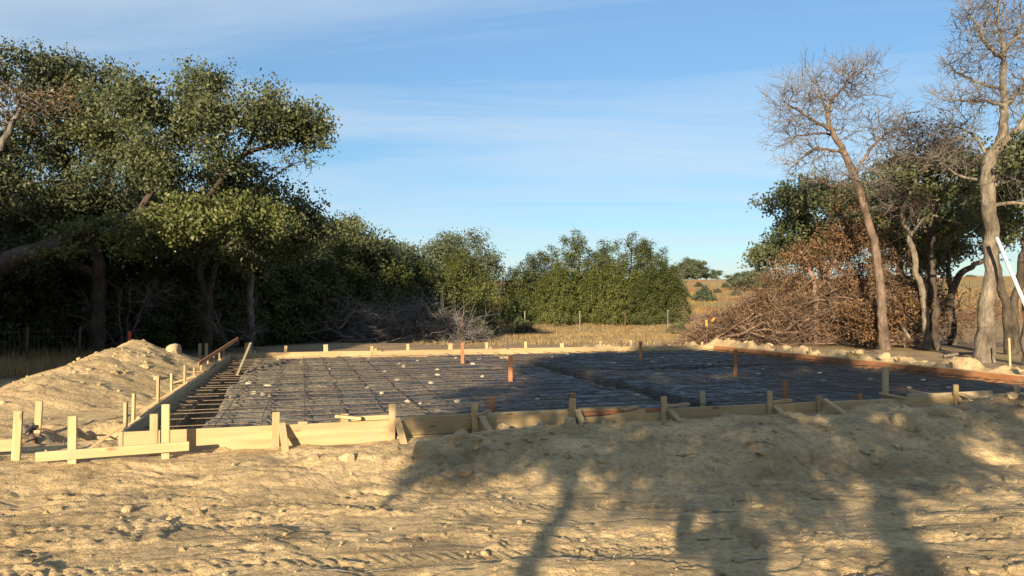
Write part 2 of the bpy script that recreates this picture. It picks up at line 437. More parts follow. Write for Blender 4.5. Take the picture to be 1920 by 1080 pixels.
def mound_h(x, y):
    """the spoil heap left of the form"""
    dy = y - 16.8; ry = np.where(dy < 0, 5.6, 2.8)
    dx = x + 8.6; rx = np.where(dx < 0, 1.5, 2.1)
    d = np.sqrt((dx / rx) ** 2 + (dy / ry) ** 2 + 0.012)
    h = 0.90 * np.clip(1.06 - d, 0, 1) ** 1.02
    h = h + 0.17 * np.exp(-((x + 8.95) / 0.42) ** 2 - ((y - 17.3) / 0.6) ** 2)
    h = h + 0.10 * np.exp(-((x + 8.0) / 0.9) ** 2 - ((y - 13.0) / 0.7) ** 2)
    return h

def fine_z(x, y):
    s, t = to_sl(x, y)
    z = land(x, y)
    # the ground dips between the viewer and the form, and a bank stands before its right part
    wr_ = sstep(3.2, 6.0, s); tt = t + 0.38 * fbm(x * 0.8, y * 0.8, 4, 13)
    zl = np.interp(tt, [-9.6, -6, -3.4, -2.2, -1.4, -0.6, 0], [0.0, -0.20, -0.33, -0.36, -0.29, -0.20, -0.18])
    zr = np.interp(tt, [-9.6, -6, -3.6, -2.45, -1.55, -0.9, 0], [0.0, -0.20, -0.36, -0.43, -0.12, -0.06, -0.08])
    z = np.where(t < 0, zl * (1 - wr_) + zr * wr_, z)
    front = np.exp(-((t + 0.9) / 0.85) ** 2)
    z = z + front * wr_ * (0.035 + 0.075 * fbm(x * 1.3, y * 1.3, 4, 11)) + front * (1 - wr_) * 0.03 * fbm(x * 1.3, y * 1.3, 3, 11)
    z = z + 0.13 * np.exp(-((s - 4.0) / 1.0) ** 2 - ((t + 0.75) / 0.5) ** 2) + 0.06 * np.exp(-((s - 2.6) / 0.5) ** 2 - ((t + 0.8) / 0.4) ** 2)
    z = z + 0.14 * np.exp(-((s - 10.6) / 0.7) ** 2 - ((t + 0.7) / 0.45) ** 2) + 0.24 * np.exp(-((s - 12.75) / 0.8) ** 2 - ((t + 0.95) / 0.5) ** 2)
    # spoil round the far and right walls
    rt = np.exp(-((s - SW - 0.55) / 0.42) ** 2) * sstep(1, 3, t) * sstep(16, 14, t)
    z = z + rt * np.clip(0.25 + 0.22 * fbm(x * 0.8, y * 0.8, 3, 21) + 0.10 * fbm(x * 3, y * 3, 3, 22), 0, 0.46)
    fr = np.exp(-((t - SL - 0.5) / 0.35) ** 2) * sstep(9.5, 12, s) * sstep(18, 16.5, s)
    z = z + fr * np.clip(0.19 + 0.20 * fbm(x * 1.1, y * 1.1, 3, 25) + 0.10 * fbm(x * 3, y * 3, 3, 26), 0, 0.4)
    z = z + mound_h(x, y) * (1 + 0.05 * fbm(x * 1.6, y * 1.6, 3, 31))
    # dug hole at the near left corner
    z = z - 0.42 * np.exp(-(((x + 5.75) / 0.55) ** 2 + ((y - 10.3) / 0.5) ** 2) ** 2)
    # churned surface
    near = sstep(26, 18, np.hypot(x, y))
    dirt = np.clip(near, 0, 1)
    wx = x + 0.25 * perlin(x * 0.8, y * 0.8, 41); wy = y + 0.25 * perlin(x * 0.8, y * 0.8, 43)
    z = z + dirt * 0.018 * fbm(wx * 0.6, wy * 1.3, 3, 51)
    tracks = ridged(wx * 0.28 - wy * 0.10, wy * 1.35, 3, 61)
    z = z + dirt * 0.006 * tracks * sstep(11, 8, y)
    rough = 0.14 + 1.2 * sstep(-0.25, 0.5, fbm(x * 0.45, y * 0.8, 2, 71))
    def billow(u, v, sd): return np.abs(perlin(u, v, sd)) - 0.3
    z = z + dirt * rough * (0.012 * billow(wx * 3.3, wy * 3.9, 81) + 0.013 * billow(wx * 7.1 + 3, wy * 8.0, 83) + 0.012 * billow(x * 15, y * 16, 85) + 0.007 * billow(x * 29, y * 31, 87))
    # lumps that stand up sharply out of the crust
    lq = perlin(wx * 2.6 + 7, wy * 3.4, 89) + 0.35 * perlin(wx * 9, wy * 10, 90)
    z = z + dirt * rough * 0.034 * sstep(0.58, 0.70, lq) * (0.7 + 0.6 * perlin(x * 6, y * 6, 92))
    # broken scarps, hollows and cracks
    q = fbm(wx * 0.8 + 5, wy * 1.5, 4, 97, 0.6)
    z = z + dirt * 0.016 * (sstep(0.05, 0.075, q) + sstep(0.40, 0.42, q))
    z = z - dirt * 0.035 * sstep(0.66, 0.8, perlin(wx * 1.9 + 3, wy * 2.6, 99) + 0.25 * perlin(wx * 8, wy * 8, 100))
    ck = np.abs(fbm(wx * 0.8, wy * 1.4, 4, 103, 0.6)) + 0.05 * (1 - sstep(-0.1, 0.3, perlin(x * 0.6, y * 0.9, 107)))
    z = z - dirt * 0.022 * sstep(0.014, 0.004, ck) * sstep(10, 7.5, y)
    # crawler and tyre tracks running along the form
    for y0, sl_, wd, per, sk_ in ((5.55, 0.10, 0.22, 0.105, 0.8), (7.05, 0.16, 0.20, 0.12, -0.7), (4.35, 0.05, 0.20, 0.11, 0.6)):
        dd = y - (y0 + sl_ * x + 0.10 * np.sin(x * 0.7))
        m_ = sstep(wd, wd * 0.7, np.abs(dd)) * sstep(-0.35, 0.15, perlin(x * 0.55 + y0, y * 0.3, 109)) * dirt
        z = z - m_ * (0.012 + 0.009 * np.sin((x + sk_ * np.abs(dd)) * 2 * PI / per))
    mh = mound_h(x, y)
    z = z + sstep(0.1, 0.3, mh) * (0.04 * billow(wx * 2.6, wy * 2.6, 113) + 0.02 * billow(wx * 7, wy * 7, 115))
    return z

def soil_col(x, y):
    """what the soil is made of: pale caliche, brown topsoil, dry grass"""
    s, t = to_sl(x, y); d = np.hypot(x, y)
    n = fbm(x * 0.35, y * 0.35, 4, 101); n2 = fbm(x * 1.7, y * 1.7, 3, 105)
    tan = np.array([0.54, 0.385, 0.205]); brown = np.array([0.36, 0.25, 0.145]); grass = np.array([0.36, 0.25, 0.125])
    rust = np.array([0.40, 0.19, 0.075]); olive = np.array([0.34, 0.26, 0.09]); duff = np.array([0.12, 0.085, 0.055])
    out = np.empty(x.shape + (3,)); out[:] = tan
    out = out * (1 + 0.10 * n2)[..., None]
    def mixin(c, w):
        nonlocal out
        w = np.clip(w, 0, 1)[..., None]; out = out * (1 - w) + np.asarray(c) * w
    clear = np.minimum(np.minimum(s + 6.2, SW + 1.0 - s), np.minimum(SL + 0.9 - t, 30))
    clear = np.where(y < 9, 5, clear)
    mixin(brown, sstep(0.35, -0.35, clear + n * 0.7))
    mixin(grass, sstep(-2.5, -6.5, clear + n * 2.0) * (x > -2 + n))
    mixin(duff, sstep(-10.2, -12.2, x + n * 1.2) * sstep(12, 15, y))
    mixin(duff * 1.6, sstep(15.0, 19, x + n * 2) * sstep(27, 32, y) * sstep(60, 40, d))
    far = sstep(60, 75, d)
    mixin(grass, far)
    mixin(rust, far * sstep(-0.35, 0.15, fbm(x / 28, y / 30, 3, 111)))
    mixin(olive, far * sstep(0.0, 0.4, fbm(x / 22 + 7, y / 30, 3, 121)))
    # dark topsoil heap at the right of the near wall and damp patches
    mixin((0.15, 0.095, 0.058), 0.9 * np.exp(-((s - 12.75) / 0.85) ** 2 - ((t + 1.05) / 0.6) ** 2) ** 0.8)
    mixin((0.30, 0.205, 0.11), 0.75 * np.exp(-((s - 9.0) / 0.8) ** 2 - ((t + 2.3) / 0.35) ** 2))
    mixin((0.34, 0.255, 0.15), 0.7 * sstep(0.2, 0.55, fbm(x * 0.9, y * 2.2, 3, 131)) * (y < 12))
    return out

def grid_mesh(name, X, Y, Z, keep, C, material):
    ny, nx = X.shape
    V = np.stack([X, Y, Z], -1).reshape(-1, 3)
    i = np.arange(ny - 1)[:, None] * nx; j = np.arange(nx - 1)[None, :]
    Q = np.stack([i + j, i + j + 1, i + nx + j + 1, i + nx + j], -1)[keep]
    used = np.zeros(len(V), bool); used[Q.ravel()] = True
    new = np.cumsum(used) - 1
    me = np_mesh(name, V[used], [new[Q]], material, True)
    a = me.color_attributes.new('soil', 'FLOAT_COLOR', 'POINT')
    cc = np.concatenate([C.reshape(-1, 3)[used], np.ones((used.sum(), 1))], 1).astype(np.float32)
    a.data.foreach_set('color', cc.ravel())
    return me

def graded(edges):
    """edges: list of (start, step_at_start); steps vary linearly between the stations"""
    out = [edges[0][0]]
    for (a, sa), (b, sb) in zip(edges, edges[1:]):
        n = max(1, int(round((b - a) / ((sa + sb) / 2))))
        u = (np.arange(1, n + 1)) / n
        w = sa + (sb - sa) * u; c = np.cumsum(w); out += list(a + (b - a) * c / c[-1])
    return np.array(out)

# fine sheet of the cleared ground round the slab
gx = graded([(-16, 0.11), (-9, 0.05), (-3.2, 0.02), (3.6, 0.02), (9, 0.05), (16, 0.09)])
gy = graded([(2.4, 0.016), (6, 0.024), (10, 0.038), (16, 0.08), (31, 0.16)])
X, Y = np.meshgrid(gx, gy)
edge = np.minimum(np.minimum(X + 16, 16 - X), np.minimum(Y - 2.4, 31 - Y))
base = land(X, Y); fz = fine_z(X, Y)
k = sstep(0.0, 1.2, edge)
Z = base + (fz - base) * k - 0.12 * (edge < 0.005)
C = soil_col(X, Y)
fc = lambda A: (A[:-1, :-1] + A[1:, :-1] + A[:-1, 1:] + A[1:, 1:]) / 4
cs, ct = to_sl(fc(X), fc(Y))
inside = (cs > 0.0) & (cs < SW) & (ct > 0.0) & (ct < SL)
mm = (fc(mound_h(X, Y)) > 0.13) & ~inside
ground_fine = link('dirt_clearing', grid_mesh('dirt_clearing', X, Y, Z, ~inside & ~mm, C, M['soil']))
tag(ground_fine, kind='structure')
heap = link('dirt_mound', grid_mesh('dirt_mound', X, Y, Z, mm, C, M['soil']))
tag(heap, 'pointed heap of tan dug-out soil beside the left form wall', 'soil heap')

# the land out to the horizon
cx = graded([(-4000, 900), (-400, 60), (-60, 4), (-20, 0.5), (20, 0.5), (60, 3), (400, 50), (4000, 900)])
cy = graded([(-4000, 900), (-300, 60), (-20, 1.5), (0, 0.6), (34, 0.5), (80, 1.5), (340, 8), (700, 60), (4000, 800)])
X, Y = np.meshgrid(cx, cy)
edge = np.minimum(np.minimum(X + 16, 16 - X), np.minimum(Y - 2.4, 31 - Y))
Z = land(X, Y) - 0.45 * sstep(0.4, 1.6, edge)
s_, t_ = to_sl(X, Y)
Z = Z - 1.2 * ((s_ > -0.4) & (s_ < SW + 0.4) & (t_ > -0.4) & (t_ < SL + 0.4))
ground = link('ground', grid_mesh('ground', X, Y, Z, np.ones((len(cy) - 1, len(cx) - 1), bool), soil_col(X, Y), M['soil']))
tag(ground, kind='structure')

# the fill pad with its beam trenches, and the plastic over it
gs = graded([(-0.0, 0.04), (1.0, 0.04), (16, 0.06), (SW, 0.05)])
gt = graded([(0.0, 0.04), (8, 0.05), (SL, 0.06)])
A, B = np.meshgrid(gs, gt)
X = N0[0] + A * UD[0] + B * VD[0]; Y = N0[1] + A * UD[1] + B * VD[1]
def pad_z(s, t, wob=True):
    w = 0.11 * fbm(s * 0.7, t * 0.7, 3, 141) if wob else 0
    e = np.minimum(np.minimum(s - 0.09, SW - s), np.minimum(t, SL - t))
    z = -0.62 + 0.56 * sstep(0.42, 0.66, e + w)
    z = z - 0.46 * sstep(0.34, 0.18, np.abs(s - 8.3 + w))
    z = z - 0.46 * sstep(0.34, 0.18, np.abs(t - 7.4 + w)) * sstep(8.2, 8.4, s)
    return z
PZ = pad_z(A, B)
pad = link('fill_pad', grid_mesh('fill_pad', X, Y, PZ - 0.012, np.ones((len(gt) - 1, len(gs) - 1), bool), soil_col(X, Y) * 0.85, M['soil']))
tag(pad, kind='structure')
wr = fbm(A * 0.9 + 0.2 * B, B * 3.4, 4, 151)
wr2 = np.clip(ridged(A * 0.55 + 0.25 * perlin(A, B, 3), B * 2.6 + 0.3 * perlin(A * 0.7, B * 0.7, 5), 3, 161) - 0.35, 0, 2)
PZ2 = PZ + 0.012 + 0.022 * wr + 0.040 * wr2
e = np.minimum(np.minimum(A - 0.09, SW - A), np.minimum(B, SL - B)) + 0.11 * fbm(A * 0.7, B * 0.7, 3, 141) + 0.09 * fbm(A * 2.4, B * 2.4, 3, 171)
pk = fc(e) > 0.40
sheet_me = grid_mesh('plastic_sheet', X, Y, PZ2, pk, np.repeat(np.clip(0.95 - 0.10 * A + 0.25 * fbm(A * 0.4, B * 0.4, 3, 191), 0.1, 1)[..., None], 3, axis=-1), M['plastic'])  # dust tone pale at left, dark at right: sunlit and shaded halves coloured in
sheet = tag(link('plastic_sheet', sheet_me), 'wrinkled black plastic vapour sheet spread over the fill inside the timber form', 'plastic sheet')
# dirt side of the trench under the form boards
mb = MB()
for (a, b) in (((0, 0), (0, SL)), ((0, SL), (SW, SL)), ((SW, SL), (SW, 0)), ((SW, 0), (0, 0))):
    m_ = 60; u = np.linspace(0, 1, m_)
    q = np.array([sl(a[0] + (b[0] - a[0]) * w, a[1] + (b[1] - a[1]) * w) for w in u])
    nz = 0.03 * fbm(u * 40, u * 0 + a[0], 3, 181)
    inn = np.array([sl(SW / 2, SL / 2)[:2]]) - q[:, :2]; inn /= np.linalg.norm(inn, axis=1, keepdims=True)
    rows = []
    for z, o in ((-0.16, -0.03), (-0.22, 0.0), (-0.4, 0.03), (-0.66, 0.06)):
        r_ = q.copy(); r_[:, :2] += inn * (o + nz)[:, None]; r_[:, 2] = z; rows.append(r_)
    V = np.concatenate(rows); i = np.arange(3)[:, None] * m_; j = np.arange(m_ - 1)[None, :]
    mb.add(V, [np.stack([i + j, i + j + 1, i + m_ + j + 1, i + m_ + j], -1).reshape(-1, 4)])
tw = mb.mesh('trench_side', M['soil'], True)
a_ = tw.color_attributes.new('soil', 'FLOAT_COLOR', 'POINT')
a_.data.foreach_set('color', np.tile(np.array([0.42, 0.30, 0.16, 1], np.float32), len(tw.vertices)))
tag(link('trench_side', tw), kind='structure')

# ------------------------------------------------------------------ trees
def smooth_path(pts, step):
    pts = np.asarray(pts, float); n = len(pts)
    ext = np.vstack([2 * pts[0] - pts[1], pts, 2 * pts[-1] - pts[-2]])
    out = [pts[0]]
    par = [0.0]
    for i in range(n - 1):
        p0, p1, p2, p3 = ext[i:i + 4]
        m_ = max(1, int(np.linalg.norm(p2 - p1) / step))
        for k in range(1, m_ + 1):
            t = k / m_
            out.append(0.5 * ((2 * p1) + (-p0 + p2) * t + (2 * p0 - 5 * p1 + 4 * p2 - p3) * t * t + (-p0 + 3 * p1 - 3 * p2 + p3) * t ** 3))
            par.append(i + t)
    return np.array(out), np.array(par)

class Skeleton:
    """limbs given as paths, then branches grown one by one to a cloud of goals"""
    def __init__(self, seed, cap=60000):
        self.p = np.zeros((cap, 3)); self.par = np.full(cap, -1); self.fix = np.zeros(cap); self.ok = np.zeros(cap, bool)
        self.n = 0; self.r = np.random.default_rng(seed); self.tips = []
    def add(self, q, par, fix=0.0, ok=True):
        i = self.n; self.p[i] = q; self.par[i] = par; self.fix[i] = fix; self.ok[i] = ok; self.n += 1
        return i
    def path(self, pts, rad, grow_from=0.0, wig=0.03, step=0.22):
        q, par = smooth_path(pts, step)
        rr = np.interp(par, np.arange(len(pts)), np.asarray(rad, float))
        if self.n: j = int(np.argmin(np.linalg.norm(self.p[:self.n] - q[0], axis=1)))
        else: j = -1
        for k, (a, b) in enumerate(zip(q, rr)):
            w = self.r.normal(0, wig, 3) * (0 < k) * min(1.0, b * 8 + 0.3)
            if k == 0 and j >= 0: continue
            j = self.add(a + w, j, b, k / len(q) >= grow_from)
        self.tips.append(j)
        return self
    def grow(self, goals, seg=0.2, wig=0.05, pull=0.35, up=0.0, order=True):
        ids = np.arange(self.n)[self.ok[:self.n]]
        if order:
            # nearest goals first so that twigs fork from twigs
            d = np.empty(len(goals))
            for a in range(0, len(goals), 400):
                g = goals[a:a + 400]
                d[a:a + 400] = np.min(np.linalg.norm(g[:, None, :] - self.p[ids][None], axis=2), axis=1)
            goals = goals[np.argsort(d)]
        for g in goals:
            act = self.ok[:self.n]
            dd = np.linalg.norm(self.p[:self.n] - g, axis=1)
            dd = np.where(act, dd, 1e9)
            j = int(np.argmin(dd)); L = dd[j]
            if L < 0.08: continue
            b = self.p[j]; pj = self.par[j]
            tan = (b - self.p[pj]) if pj >= 0 else np.array([0, 0, 1.0])
            tan = tan / (np.linalg.norm(tan) + 1e-9)
            mid = b + (g - b) * 0.35 + tan * L * pull * 0.5 + np.array([0, 0, up * L])
            m_ = max(1, int(L / seg)); i = j
            for k in range(1, m_ + 1):
                t = k / m_
                q = (1 - t) ** 2 * b + 2 * t * (1 - t) * mid + t * t * g
                if k < m_: q = q + self.r.normal(0, wig * min(1, L), 3)
                i = self.add(q, i)
            self.tips.append(i)
        return self
    def radii(self, tip=0.006, e=2.2):
        n = self.n; acc = np.zeros(n); r = np.zeros(n)
        for i in range(n - 1, -1, -1):
            r[i] = self.fix[i] if self.fix[i] > 0 else (max(acc[i], tip ** e)) ** (1 / e)
            p = self.par[i]
            if p >= 0: acc[p] += r[i] ** e
        for i in range(n):
            p = self.par[i]
            if p >= 0 and r[i] > r[p] * 0.92: r[i] = r[p] * 0.92 if self.fix[i] == 0 else r[i]
        self.rad = r
        return self
    def smooth(self, it=2):
        n = self.n; par = self.par[:n]
        for _ in range(it):
            s_ = np.zeros((n, 3)); c_ = np.zeros(n); m_ = par >= 0
            np.add.at(s_, par[m_], self.p[:n][m_]); np.add.at(c_, par[m_], 1)
            ok = m_ & (c_ > 0) & (self.fix[:n] == 0)
            self.p[:n][ok] = 0.4 * self.p[:n][ok] + 0.3 * self.p[par[ok]] + 0.3 * s_[ok] / c_[ok, None]
        return self
    def fans(self, blobs, spread=0.15, per=6):
        """goals along rays that run outward from the nearest limb"""
        out = []
        ids = np.arange(self.n)[self.ok[:self.n]]
        for c, rad, nc, ng in blobs:
            c = np.asarray(c, float); rad = np.asarray(rad, float)
            d = self.r.normal(0, 1, (nc, 3)); d /= np.linalg.norm(d, axis=1, keepdims=True)
            for q in c + d * rad * (self.r.uniform(0.3, 1, (nc, 1)) ** 0.5):
                dd = np.linalg.norm(self.p[ids] - q, axis=1); b = self.p[ids[np.argmin(dd + self.r.uniform(0, 0.3, len(dd)))]]
                u = np.linspace(0.4, 1.15, per)[:, None]
                out.append(b + (q - b) * u + self.r.normal(0, spread, (per, 3)) * (0.4 + u) + np.array([0, 0, 0.18]) * u * u)
        return np.concatenate(out)
    def sprout(self, n, ln, up=0.15, outward=0.6):
        """short fine side twigs"""
        c0 = self.p[:self.n].mean(axis=0)
        ids = np.arange(self.n)[(self.fix[:self.n] < 0.05) & self.ok[:self.n]]
        for j in self.r.choice(ids, n):
            pj = self.par[j]
            if pj < 0: continue
            t = self.p[j] - self.p[pj]; t = t / (np.linalg.norm(t) + 1e-9)
            o = self.p[j] - c0; o = o / (np.linalg.norm(o) + 1e-9)
            d = t * 0.6 + o * outward + self.r.normal(0, 0.65, 3) + np.array([0, 0, up]); d /= np.linalg.norm(d)
            L = ln * self.r.uniform(0.5, 1.4); a = self.p[j] + d * L * 0.5
            d = d + self.r.normal(0, 0.25, 3); i = self.add(a, j); self.add(a + d * L * 0.5, i)
        return self
    def chains(self):
        n = self.n; kids = [[] for _ in range(n)]
        for i in range(n):
            if self.par[i] >= 0: kids[self.par[i]].append(i)
        starts = [i for i in range(n) if self.par[i] < 0]; out = []
        stack = [(-1, s) for s in starts]
        while stack:
            p, i = stack.pop(); ch = [p] if p >= 0 else []
            while True:
                ch.append(i)
                if not kids[i]: break
                ks = sorted(kids[i], key=lambda c: -self.rad[c])
                for c in ks[1:]: stack.append((i, c))
                i = ks[0]
            if len(ch) > 1: out.append(ch)
        return out
    def wood_mesh(self, split=0.0, flare=0.0):
        thick, thin = MB(), MB()
        for ch in self.chains():
            q = self.p[ch]; r = self.rad[ch].copy()
            if self.par[ch[0]] >= 0 or len(ch) > 1 and r[0] > r[1] * 1.6: r[0] = min(r[0], r[1] * 1.25)
            m_ = r.max(); k = 10 if m_ > 0.12 else 6 if m_ > 0.05 else 4 if m_ > 0.02 else 3
            (thick if m_ > split else thin).tube(q, r, k, cap=False)
        return thick, thin

def blob_goals(r, blobs, spread=0.5):
    """clumpy cloud of points: blobs = (centre, radii, clumps, goals per clump)"""
    out = []
    for c, rad, nc, ng in blobs:
        c = np.asarray(c, float); rad = np.asarray(rad, float)
        d = r.normal(0, 1, (nc, 3)); d /= np.linalg.norm(d, axis=1, keepdims=True)
        cc = c + d * rad * (r.uniform(0.25, 1, (nc, 1)) ** 0.5)
        for q in cc: out.append(q + r.normal(0, spread, (ng, 3)) * np.array([1, 1, 0.65]))
    return np.concatenate(out)

def leaves(r, centres, per, sig, ln, wd, upbias=0.5, outward=None, flat=0.7, lift=None):
    n = len(centres) * per
    c = np.repeat(centres, per, axis=0) + r.normal(0, sig, (n, 3)) * np.array([1, 1, flat])
    nr = r.normal(0, 1, (n, 3)); nr /= np.linalg.norm(nr, axis=1, keepdims=True)
    nr[:, 2] = np.abs(nr[:, 2]) * (0.4 + upbias) + upbias * 0.5
    if outward is not None:
        o = c - outward; o /= np.linalg.norm(o, axis=1, keepdims=True) + 1e-9; nr = nr + o * 0.6
    nr /= np.linalg.norm(nr, axis=1, keepdims=True)
    a = r.normal(0, 1, (n, 3))
    if lift is not None: a = a * (1 - lift) + np.array([0, 0, 1.0]) * lift * 2
    a = a - nr * np.sum(a * nr, axis=1, keepdims=True); a /= np.linalg.norm(a, axis=1, keepdims=True) + 1e-9
    b = np.cross(nr, a); sc = r.uniform(0.6, 1.35, (n, 1))
    a = a * ln * sc / 2; b = b * wd * sc / 2
    V = np.stack([c - a, c + b - a * 0.1, c + a, c - b - a * 0.1], 1).reshape(-1, 3)
    Q = np.arange(n * 4).reshape(-1, 4)
    return V, Q

def spray(r, g, per, sig, ln, wd, up=0.12):
    """dense clumps plus loose outer sprays of smaller leaves, so that the outline frays"""
    V, Q = leaves(r, g, per, sig, ln, wd, up)
    o = g[r.uniform(0, 1, len(g)) < 0.7] ; o = o + r.normal(0, 0.29, o.shape)
    o = np.concatenate([o + r.normal(0, 0.10, o.shape) for _ in range(2)])
    V2, Q2 = leaves(r, o, 9, 0.12, ln * 0.85, wd * 0.75, up)
    return np.concatenate([V, V2]), np.concatenate([Q, Q2 + len(V)])

def leaf_part(name, V, Q, material, parent):
    return link(name, np_mesh(name, V, [Q], material, False), parent)

def local(sk, V, base):
    sk.p[:sk.n] -= base
    return V - base

def finish_tree(name, base, sk, label, cat, group, bark, crowns, split=0.0, twig=None):
    """crowns: list of (V, Q, material, part name)"""
    base = np.asarray(base, float)
    t = empty(name, base, label, cat, group)
    sk.p[:sk.n] -= base
    thick, thin = sk.wood_mesh(split)
    if thick.n: thick.build('trunk', bark, t, True)
    if thin.n: thin.build('branches', twig or bark, t, True)
    for V, Q, m_, nm in crowns: leaf_part(nm, V - base, Q, m_, t)
    return t

def copy_tree(o, loc, rz, sc, label, group=None):
    c = o.copy(); COL.objects.link(c); c.location = loc; c.rotation_euler = (0, 0, rz); c.scale = (sc[0], sc[1], sc[2])
    c['label'] = label
    if group: c['group'] = group
    for ch in list(o.children):
        d = ch.copy(); COL.objects.link(d); d.parent = c
    return c

def gz(x, y): return float(land(np.array([float(x)]), np.array([float(y)]))[0])
def on_ground(px, Y):
    x = (px - 960) / F * Y
    return np.array([x, Y, gz(x, Y)])

# ---- left oaks (explicit limbs read from the photo, crowns in depth round them)
def oak_left_big():
    Y = 20.5; r = np.random.default_rng(11)
    sk = Skeleton(11)
    b = on_ground(-90, 19.5); b[2] -= 0.2
    sk.path([b, P(-45, 560, 19.6), P(0, 500, 19.8), P(100, 462, 20.0), P(200, 425, 20.2), P(270, 400, 20.4), P(345, 385, 20.6)],
            [0.34, 0.30, 0.27, 0.24, 0.20, 0.15, 0.10], 0.45)
    sk.path([P(262, 404, 20.4), P(278, 375, 20.4), P(290, 352, 20.3)], [0.10, 0.085, 0.06])
    sk.path([P(300, 395, 20.5), P(318, 350, 20.6), P(308, 310, 20.7), P(316, 270, 20.9), P(350, 200, 21.2)], [0.075, 0.065, 0.055, 0.05, 0.03])
    sk.path([P(345, 385, 20.6), P(395, 362, 20.8), P(425, 318, 21), P(455, 290, 21.2), P(520, 265, 21.4), P(560, 225, 21.5)], [0.09, 0.085, 0.08, 0.075, 0.055, 0.03])
    sk.path([P(455, 290, 21.2), P(475, 250, 21.6), P(490, 215, 21.8)], [0.05, 0.04, 0.02])
    blobs = [(P(330, 190, 21), (1.6, 1.6, 0.8), 16, 7), (P(400, 235, 21), (1.1, 1.5, 0.6), 9, 7), (P(520, 225, 21.3), (1.15, 1.3, 0.55), 13, 7), (P(575, 250, 21.4), (0.6, 0.8, 0.35), 7, 6),
             (P(480, 230, 21.2), (1.0, 1.3, 0.5), 8, 7), (P(270, 240, 21), (1.5, 1.7, 0.9), 14, 7), (P(350, 290, 20.6), (1.5, 1.5, 0.6), 11, 7), (P(250, 330, 20.6), (1.4, 1.4, 0.6), 9, 7),
             (P(365, 160, 21.2), (0.6, 0.8, 0.5), 6, 6), (P(240, 190, 21.2), (0.9, 1, 0.6), 8, 7)]
    g = blob_goals(r, blobs, 0.26); sk.grow(g, 0.18, 0.04, 0.4, 0.06)
    g2 = blob_goals(r, [(P(430, 405, 20.6), (1.5, 1.2, 0.45), 15, 7), (P(350, 420, 20.2), (0.9, 0.8, 0.35), 9, 7), (P(180, 450, 19.8), (1.6, 0.8, 0.5), 8, 5)], 0.24)
    sk.grow(g2, 0.18, 0.04, 0.4, 0.0)
    sk.radii(0.007)
    c1 = spray(r, g, 40, 0.19, 0.105, 0.065); c2 = leaves(r, g2, 56, 0.18, 0.105, 0.068, 0.15)
    return finish_tree('oak_tree', b, sk, 'big spreading oak with thick trunk leaning in from the left edge and lit outer crown', 'tree', None, M['bark'],
                       [(*c1, M['oak_leaf'], 'crown'), (*c2, M['oak_leaf_bright'], 'lower_foliage')])
oak_left_big()

def oak_left_dark():
    r = np.random.default_rng(12); sk = Skeleton(12)
    b = on_ground(185, 23.5); b[2] -= 0.1
    sk.path([b, P(182, 600, 23.4), P(186, 520, 23.3), P(165, 430, 23), P(130, 330, 22.6), P(100, 220, 22.4), P(70, 130, 22.4)], [0.27, 0.22, 0.2, 0.18, 0.14, 0.09, 0.03], 0.35)
    sk.path([P(165, 430, 23), P(205, 340, 23), P(215, 250, 23)], [0.12, 0.09, 0.04])
    sk.path([P(186, 520, 23.3), P(80, 460, 22.2), P(-20, 400, 21.8)], [0.12, 0.1, 0.05])
    blobs = [(P(55, 140, 22.4), (1.3, 1.5, 0.75), 15, 7), (P(120, 190, 22.6), (1.3, 1.6, 0.9), 14, 7), (P(40, 260, 22.4), (1.8, 1.8, 1.1), 22, 7), (P(180, 300, 23), (1.5, 1.6, 1.0), 16, 7),
             (P(60, 380, 22), (1.9, 1.6, 0.9), 20, 7), (P(170, 400, 22.6), (1.4, 1.5, 0.8), 14, 7), (P(-60, 300, 22), (1.4, 1.8, 2.0), 20, 7), (P(30, 480, 22), (1.6, 1.2, 0.6), 10, 6), (P(150, 150, 22.6), (0.9, 0.9, 0.4), 5, 7)]
    g = blob_goals(r, blobs, 0.28); sk.grow(g, 0.2, 0.04, 0.4, 0.04).radii(0.007)
    c1 = spray(r, g, 44, 0.21, 0.11, 0.07)
    # a dead, leafless limb in the crown
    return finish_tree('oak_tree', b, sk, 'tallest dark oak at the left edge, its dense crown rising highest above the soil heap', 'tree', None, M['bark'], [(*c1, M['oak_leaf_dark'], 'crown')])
oak_left_dark()

def dead_limb_oak():
    r = np.random.default_rng(13); sk = Skeleton(13)
    b = on_ground(-60, 21.0)
    sk.path([b, P(-50, 500, 20.9), P(-20, 330, 20.6), P(40, 200, 20.2)], [0.2, 0.17, 0.13, 0.05], 0.6)
    g = blob_goals(r, [(P(80, 185, 20.2), (1.1, 0.7, 0.5), 30, 5), (P(40, 220, 20.2), (0.9, 0.6, 0.5), 16, 5)], 0.2)
    sk.grow(g, 0.14, 0.04, 0.5, -0.05).radii(0.008,2.5)
    c = leaves(r, g[::4], 9, 0.16, 0.10, 0.06, 0.4)
    return finish_tree('oak_tree', b, sk, 'bare grey dead branches in front of the dark oak crown at upper left', 'tree', None, M['twig'], [(*c, M['dead_leaf'], 'dead_leaves')])
dead_limb_oak()

